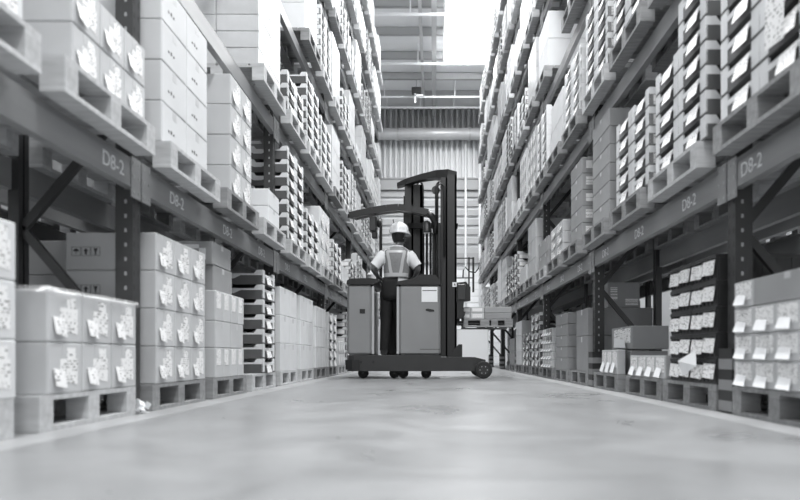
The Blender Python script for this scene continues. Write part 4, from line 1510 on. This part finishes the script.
# face details
ey = MB()
for s in (-1, 1):
    p = HC + face * 0.083 + sidev * s * 0.032 + Vector((0, 0, 0.012))
    e_ = MB().lathe([(0.001, -0.011), (0.008, -0.008), (0.011, 0), (0.008, 0.008), (0.001, 0.011)], 'ink', tuple(p), 10, 'z').obj('eye', per, smooth=True)
MB().beam(HC + face * 0.078 + sidev * 0.022 + Vector((0, 0, -0.062)), HC + face * 0.078 - sidev * 0.022 + Vector((0, 0, -0.062)), 0.012, 0.008, 'vest').obj('mouth', per)


def loft(rings, m, n=28, cap=False):
    """rings: list of (centre, a, b, rotation)"""
    q = MB(); vs = []
    for c, a, b2 in rings:
        for k in range(n):
            t = 2 * math.pi * k / n
            ct, st_ = math.cos(t), math.sin(t)
            e = 0.8
            vs.append((c[0] + a * math.copysign(abs(ct) ** e, ct), c[1] + b2 * math.copysign(abs(st_) ** e, st_), c[2]))
    fs_ = []
    for i in range(len(rings) - 1):
        for k in range(n):
            fs_.append((i * n + k, i * n + (k + 1) % n, (i + 1) * n + (k + 1) % n, (i + 1) * n + k))
    if cap:
        fs_ += [tuple(range(n - 1, -1, -1)), tuple((len(rings) - 1) * n + k for k in range(n))]
    return q.add(vs, fs_, m)


def torso_ab(z):
    tab = [(1.30, 0.162, 0.128), (1.38, 0.158, 0.124), (1.48, 0.168, 0.132), (1.60, 0.186, 0.142), (1.68, 0.198, 0.135), (1.735, 0.19, 0.112), (1.775, 0.13, 0.085), (1.80, 0.085, 0.07), (1.82, 0.068, 0.062)]
    for (z0, a0, b0), (z1, a1, b1) in zip(tab[:-1], tab[1:]):
        if z <= z1:
            t = (z - z0) / (z1 - z0); return a0 + (a1 - a0) * t, b0 + (b1 - b0) * t
    return tab[-1][1:]


sh_ = MB()
zs = [1.30, 1.38, 1.48, 1.60, 1.68, 1.72, 1.75, 1.775, 1.80, 1.815]
q = loft([((CX + (0.015 if z > 1.77 else 0), PY0 + (0.01 if z > 1.77 else 0), z), *torso_ab(z)) for z in zs], 'shirt')
sv_ = q.obj('t_shirt', per, smooth=True)
for s, sh, el in ((-1, Vector((CX - 0.165, PY0, 1.695)), Vector((-0.835, PY0 - 0.02, 1.50))), (1, Vector((CX + 0.165, PY0, 1.695)), Vector((-0.215, PY0, 1.50)))):
    d_ = el - sh
    tb = MB().tube([sh - d_ * 0.05, sh + d_ * 0.2, sh + d_ * 0.5, sh + d_ * 0.78, sh + d_ * 0.86], [0.075, 0.085, 0.078, 0.075, 0.076], 'shirt', 16, caps=False)
    tb.obj('sleeve', sv_, smooth=True)
vz = [1.365, 1.40, 1.48, 1.58, 1.66, 1.70, 1.735, 1.765, 1.79]
vs_ = []
vr = []
for z in vz:
    a, b2 = torso_ab(z)
    sh_a = a - 0.02 if z > 1.55 else a + 0.012
    vr.append(((CX + (0.01 if z > 1.76 else 0), PY0, z), (a + 0.012) * (0.86 if z > 1.55 else 1.0), b2 + 0.022))
vst = loft(vr, 'vest').obj('safety_vest', per, smooth=True)


def on_back(u, z, off):
    """point on the back of the vest at fraction u of the half width"""
    for (c0, a0, b0), (c1, a1, b1) in zip(vr[:-1], vr[1:]):
        if z <= c1[2]:
            t = (z - c0[2]) / (c1[2] - c0[2]); a = a0 + (a1 - a0) * t; b2 = b0 + (b1 - b0) * t; break
    else:
        a, b2 = vr[-1][1:]
    t = math.asin(max(-1, min(1, u)) )
    ct, st_ = math.sin(t), -math.cos(t)
    e = 0.8
    return Vector((CX + (a + off) * math.copysign(abs(ct) ** e, ct), PY0 + (b2 + off) * -abs(st_) ** e, z))


def band(path, w, horizontal=False):
    q = MB(); vs = []
    for u, z in path:
        for s in (-1, 1):
            p = on_back(u + (0 if horizontal else s * w / 0.19 / 2), z + (s * w / 2 if horizontal else 0), 0.004)
            vs.append(p)
    fs_ = [(2 * i, 2 * i + 1, 2 * i + 3, 2 * i + 2) for i in range(len(path) - 1)]
    return q.add(vs, fs_, 'tapeband').obj('reflective_band', vst)


for s in (-1, 1):
    band([(s * (0.62 - 0.38 * i / 8), 1.765 - 0.385 * i / 8) for i in range(9)], 0.045)
band([(-0.9 + 0.18 * i, 1.40) for i in range(11)], 0.05, True)
band([(-0.62 + 0.124 * i, 1.715) for i in range(11)], 0.035, True)
# trousers
tq = loft([((CX - 0.03, PY0, z), a, b2) for z, a, b2 in ((1.06, 0.175, 0.125), (1.14, 0.185, 0.135), (1.22, 0.182, 0.135), (1.30, 0.17, 0.13), (1.372, 0.162, 0.128))], 'trousers', cap=True)
tro = tq.obj('trousers', per, smooth=True)
for s in (-1, 1):
    P = LEG[s]
    pts = [P[0] + Vector((0, 0, 0.05)), P[0] - Vector((0, 0, 0.1)), P[1] + Vector((0, 0, 0.1)), P[1], P[2], P[3], P[3] - Vector((0, 0, 0.03))]
    MB().tube(pts, [0.10, 0.097, 0.082, 0.074, 0.07, 0.064, 0.066], 'trousers', 16, caps=False).obj('trouser_leg', tro, smooth=True)
    bx_ = Vector((P[3].x, P[3].y, 0))
    bt = MB()
    vsr = []
    prof = [(-0.055, 0.048, 0.09), (-0.03, 0.052, 0.115), (0.03, 0.052, 0.105), (0.09, 0.053, 0.075), (0.15, 0.047, 0.06), (0.185, 0.03, 0.045)]
    nn = 10
    for yo, hw_, hh in prof:
        for k in range(nn):
            t = 2 * math.pi * k / nn
            vsr.append((bx_.x + hw_ * math.cos(t), bx_.y + yo, FLOORZ + max(0.0, hh / 2 + hh / 2 * math.sin(t) * 1.1)))
    fsr = [(i * nn + k, i * nn + (k + 1) % nn, (i + 1) * nn + (k + 1) % nn, (i + 1) * nn + k) for i in range(len(prof) - 1) for k in range(nn)]
    fsr += [tuple(range(nn - 1, -1, -1)), tuple((len(prof) - 1) * nn + k for k in range(nn))]
    bt.add(vsr, fsr, 'boots').obj('boot', per, smooth=True)
# hair and hat
hr = MB()
hv, hf = [], []
nn = 20
for j in range(7):
    z = -0.075 + 0.025 * j
    rr = [0.072, 0.084, 0.093, 0.098, 0.10, 0.10, 0.098][j]
    for k in range(nn):
        t = math.radians(75) + 2 * math.pi * (0.58) * k / (nn - 1)
        dv = face * math.cos(t) + sidev * math.sin(t)
        hv.append(HC + dv * rr * (1.06 if abs(math.cos(t)) > 0.5 else 1.0) + Vector((0, 0, z + 0.01)))
hf = [(j * nn + k, j * nn + k + 1, (j + 1) * nn + k + 1, (j + 1) * nn + k) for j in range(6) for k in range(nn - 1)]
hr.add(hv, hf, 'hair').obj('hair', per, smooth=True)
hz0 = HC.z + 0.055
ht = MB()
hv, hf = [], []
nn = 32
prof = [(0.138, 0.0, 1), (0.130, 0.012, 1), (0.126, 0.05, 0), (0.119, 0.09, 0), (0.101, 0.122, 0), (0.07, 0.144, 0), (0.03, 0.155, 0), (0.004, 0.157, 0)]
for rr, zz, br in prof:
    for k in range(nn):
        t = 2 * math.pi * k / nn
        ct = math.cos(t)
        ext = (0.055 * max(0, ct) ** 2 if br else 0)
        dv = face * (ct * (rr * 1.08 + ext)) + sidev * (math.sin(t) * rr * 0.93)
        hv.append(HC + dv + Vector((0, 0, 0.055 + zz - (0.012 * max(0, ct) if br else 0))))
hf = [(i * nn + k, i * nn + (k + 1) % nn, (i + 1) * nn + (k + 1) % nn, (i + 1) * nn + k) for i in range(len(prof) - 1) for k in range(nn)]
hf.append(tuple(range(nn)))
hat = ht.add(hv, hf, 'hat').obj('hard_hat', per, smooth=True)
rg = MB()
for s in (-0.03, 0, 0.03):
    pts = []
    for i in range(11):
        t = math.radians(20 + 14 * i)
        pts.append(HC + face * (math.cos(t) * 0.136) + sidev * s + Vector((0, 0, 0.062 + math.sin(t) * 0.152)))
    rg.tube(pts, 0.006, 'hat', 6)
rg.obj('hat_rib', hat, smooth=True)
ear = HC + sidev * 0.098 + Vector((0, 0, 0.05))
MB().tube([ear, ear + face * 0.02 + Vector((0, 0, -0.07)), HC + face * 0.065 + Vector((0, 0, -0.105))], 0.004, 'vest', 6).obj('chin_strap', hat)

# ------------------------------------------------------------------ light
w = D.worlds.new('world'); SC.world = w; w.use_nodes = True
bg = w.node_tree.nodes['Background']
bg.inputs['Color'].default_value = (0.97, 0.985, 1, 1)
bg.inputs['Strength'].default_value = 0.5


def lamp(x, y, e, sx=1.2, sy=1.2, z=10.5):  # overhead area light added out of view to brighten the hall
    l = D.lights.new('unseen_overhead_light', 'AREA'); l.shape = 'RECTANGLE'; l.size = sx; l.size_y = sy; l.energy = e
    l.color = (0.98, 0.99, 1)
    o = link('unseen_overhead_light', l, None, (x, y, z))
    return o


for y in (-3, 1, 5, 9, 13, 17, 21.5):
    lamp(0.8, y, {-3: 130, 1: 130, 5: 130, 9: 135, 13: 150, 17: 140, 21.5: 190}[y], 1.0, 2.5, 7.6 if y < 10 else 10.5)  # added row; nearer ones hung lower to brighten the low aisle faces
for y in (2, 8, 14, 20):
    for x in (-4.9, 4.9):
        lamp(x, y, 90, 1.0, 2.5)

SC.view_settings.view_transform = 'Standard'
SC.view_settings.look = 'None'
SC.view_settings.gamma = 1
SC.view_settings.exposure = 1.12
SC.view_settings.use_curve_mapping = False
SC.cycles.max_bounces = 6
SC.cycles.diffuse_bounces = 4
SC.cycles.glossy_bounces = 3
SC.cycles.transparent_max_bounces = 8
SC.cycles.use_denoising = True
SC.cycles.caustics_reflective = False
SC.cycles.caustics_refractive = False
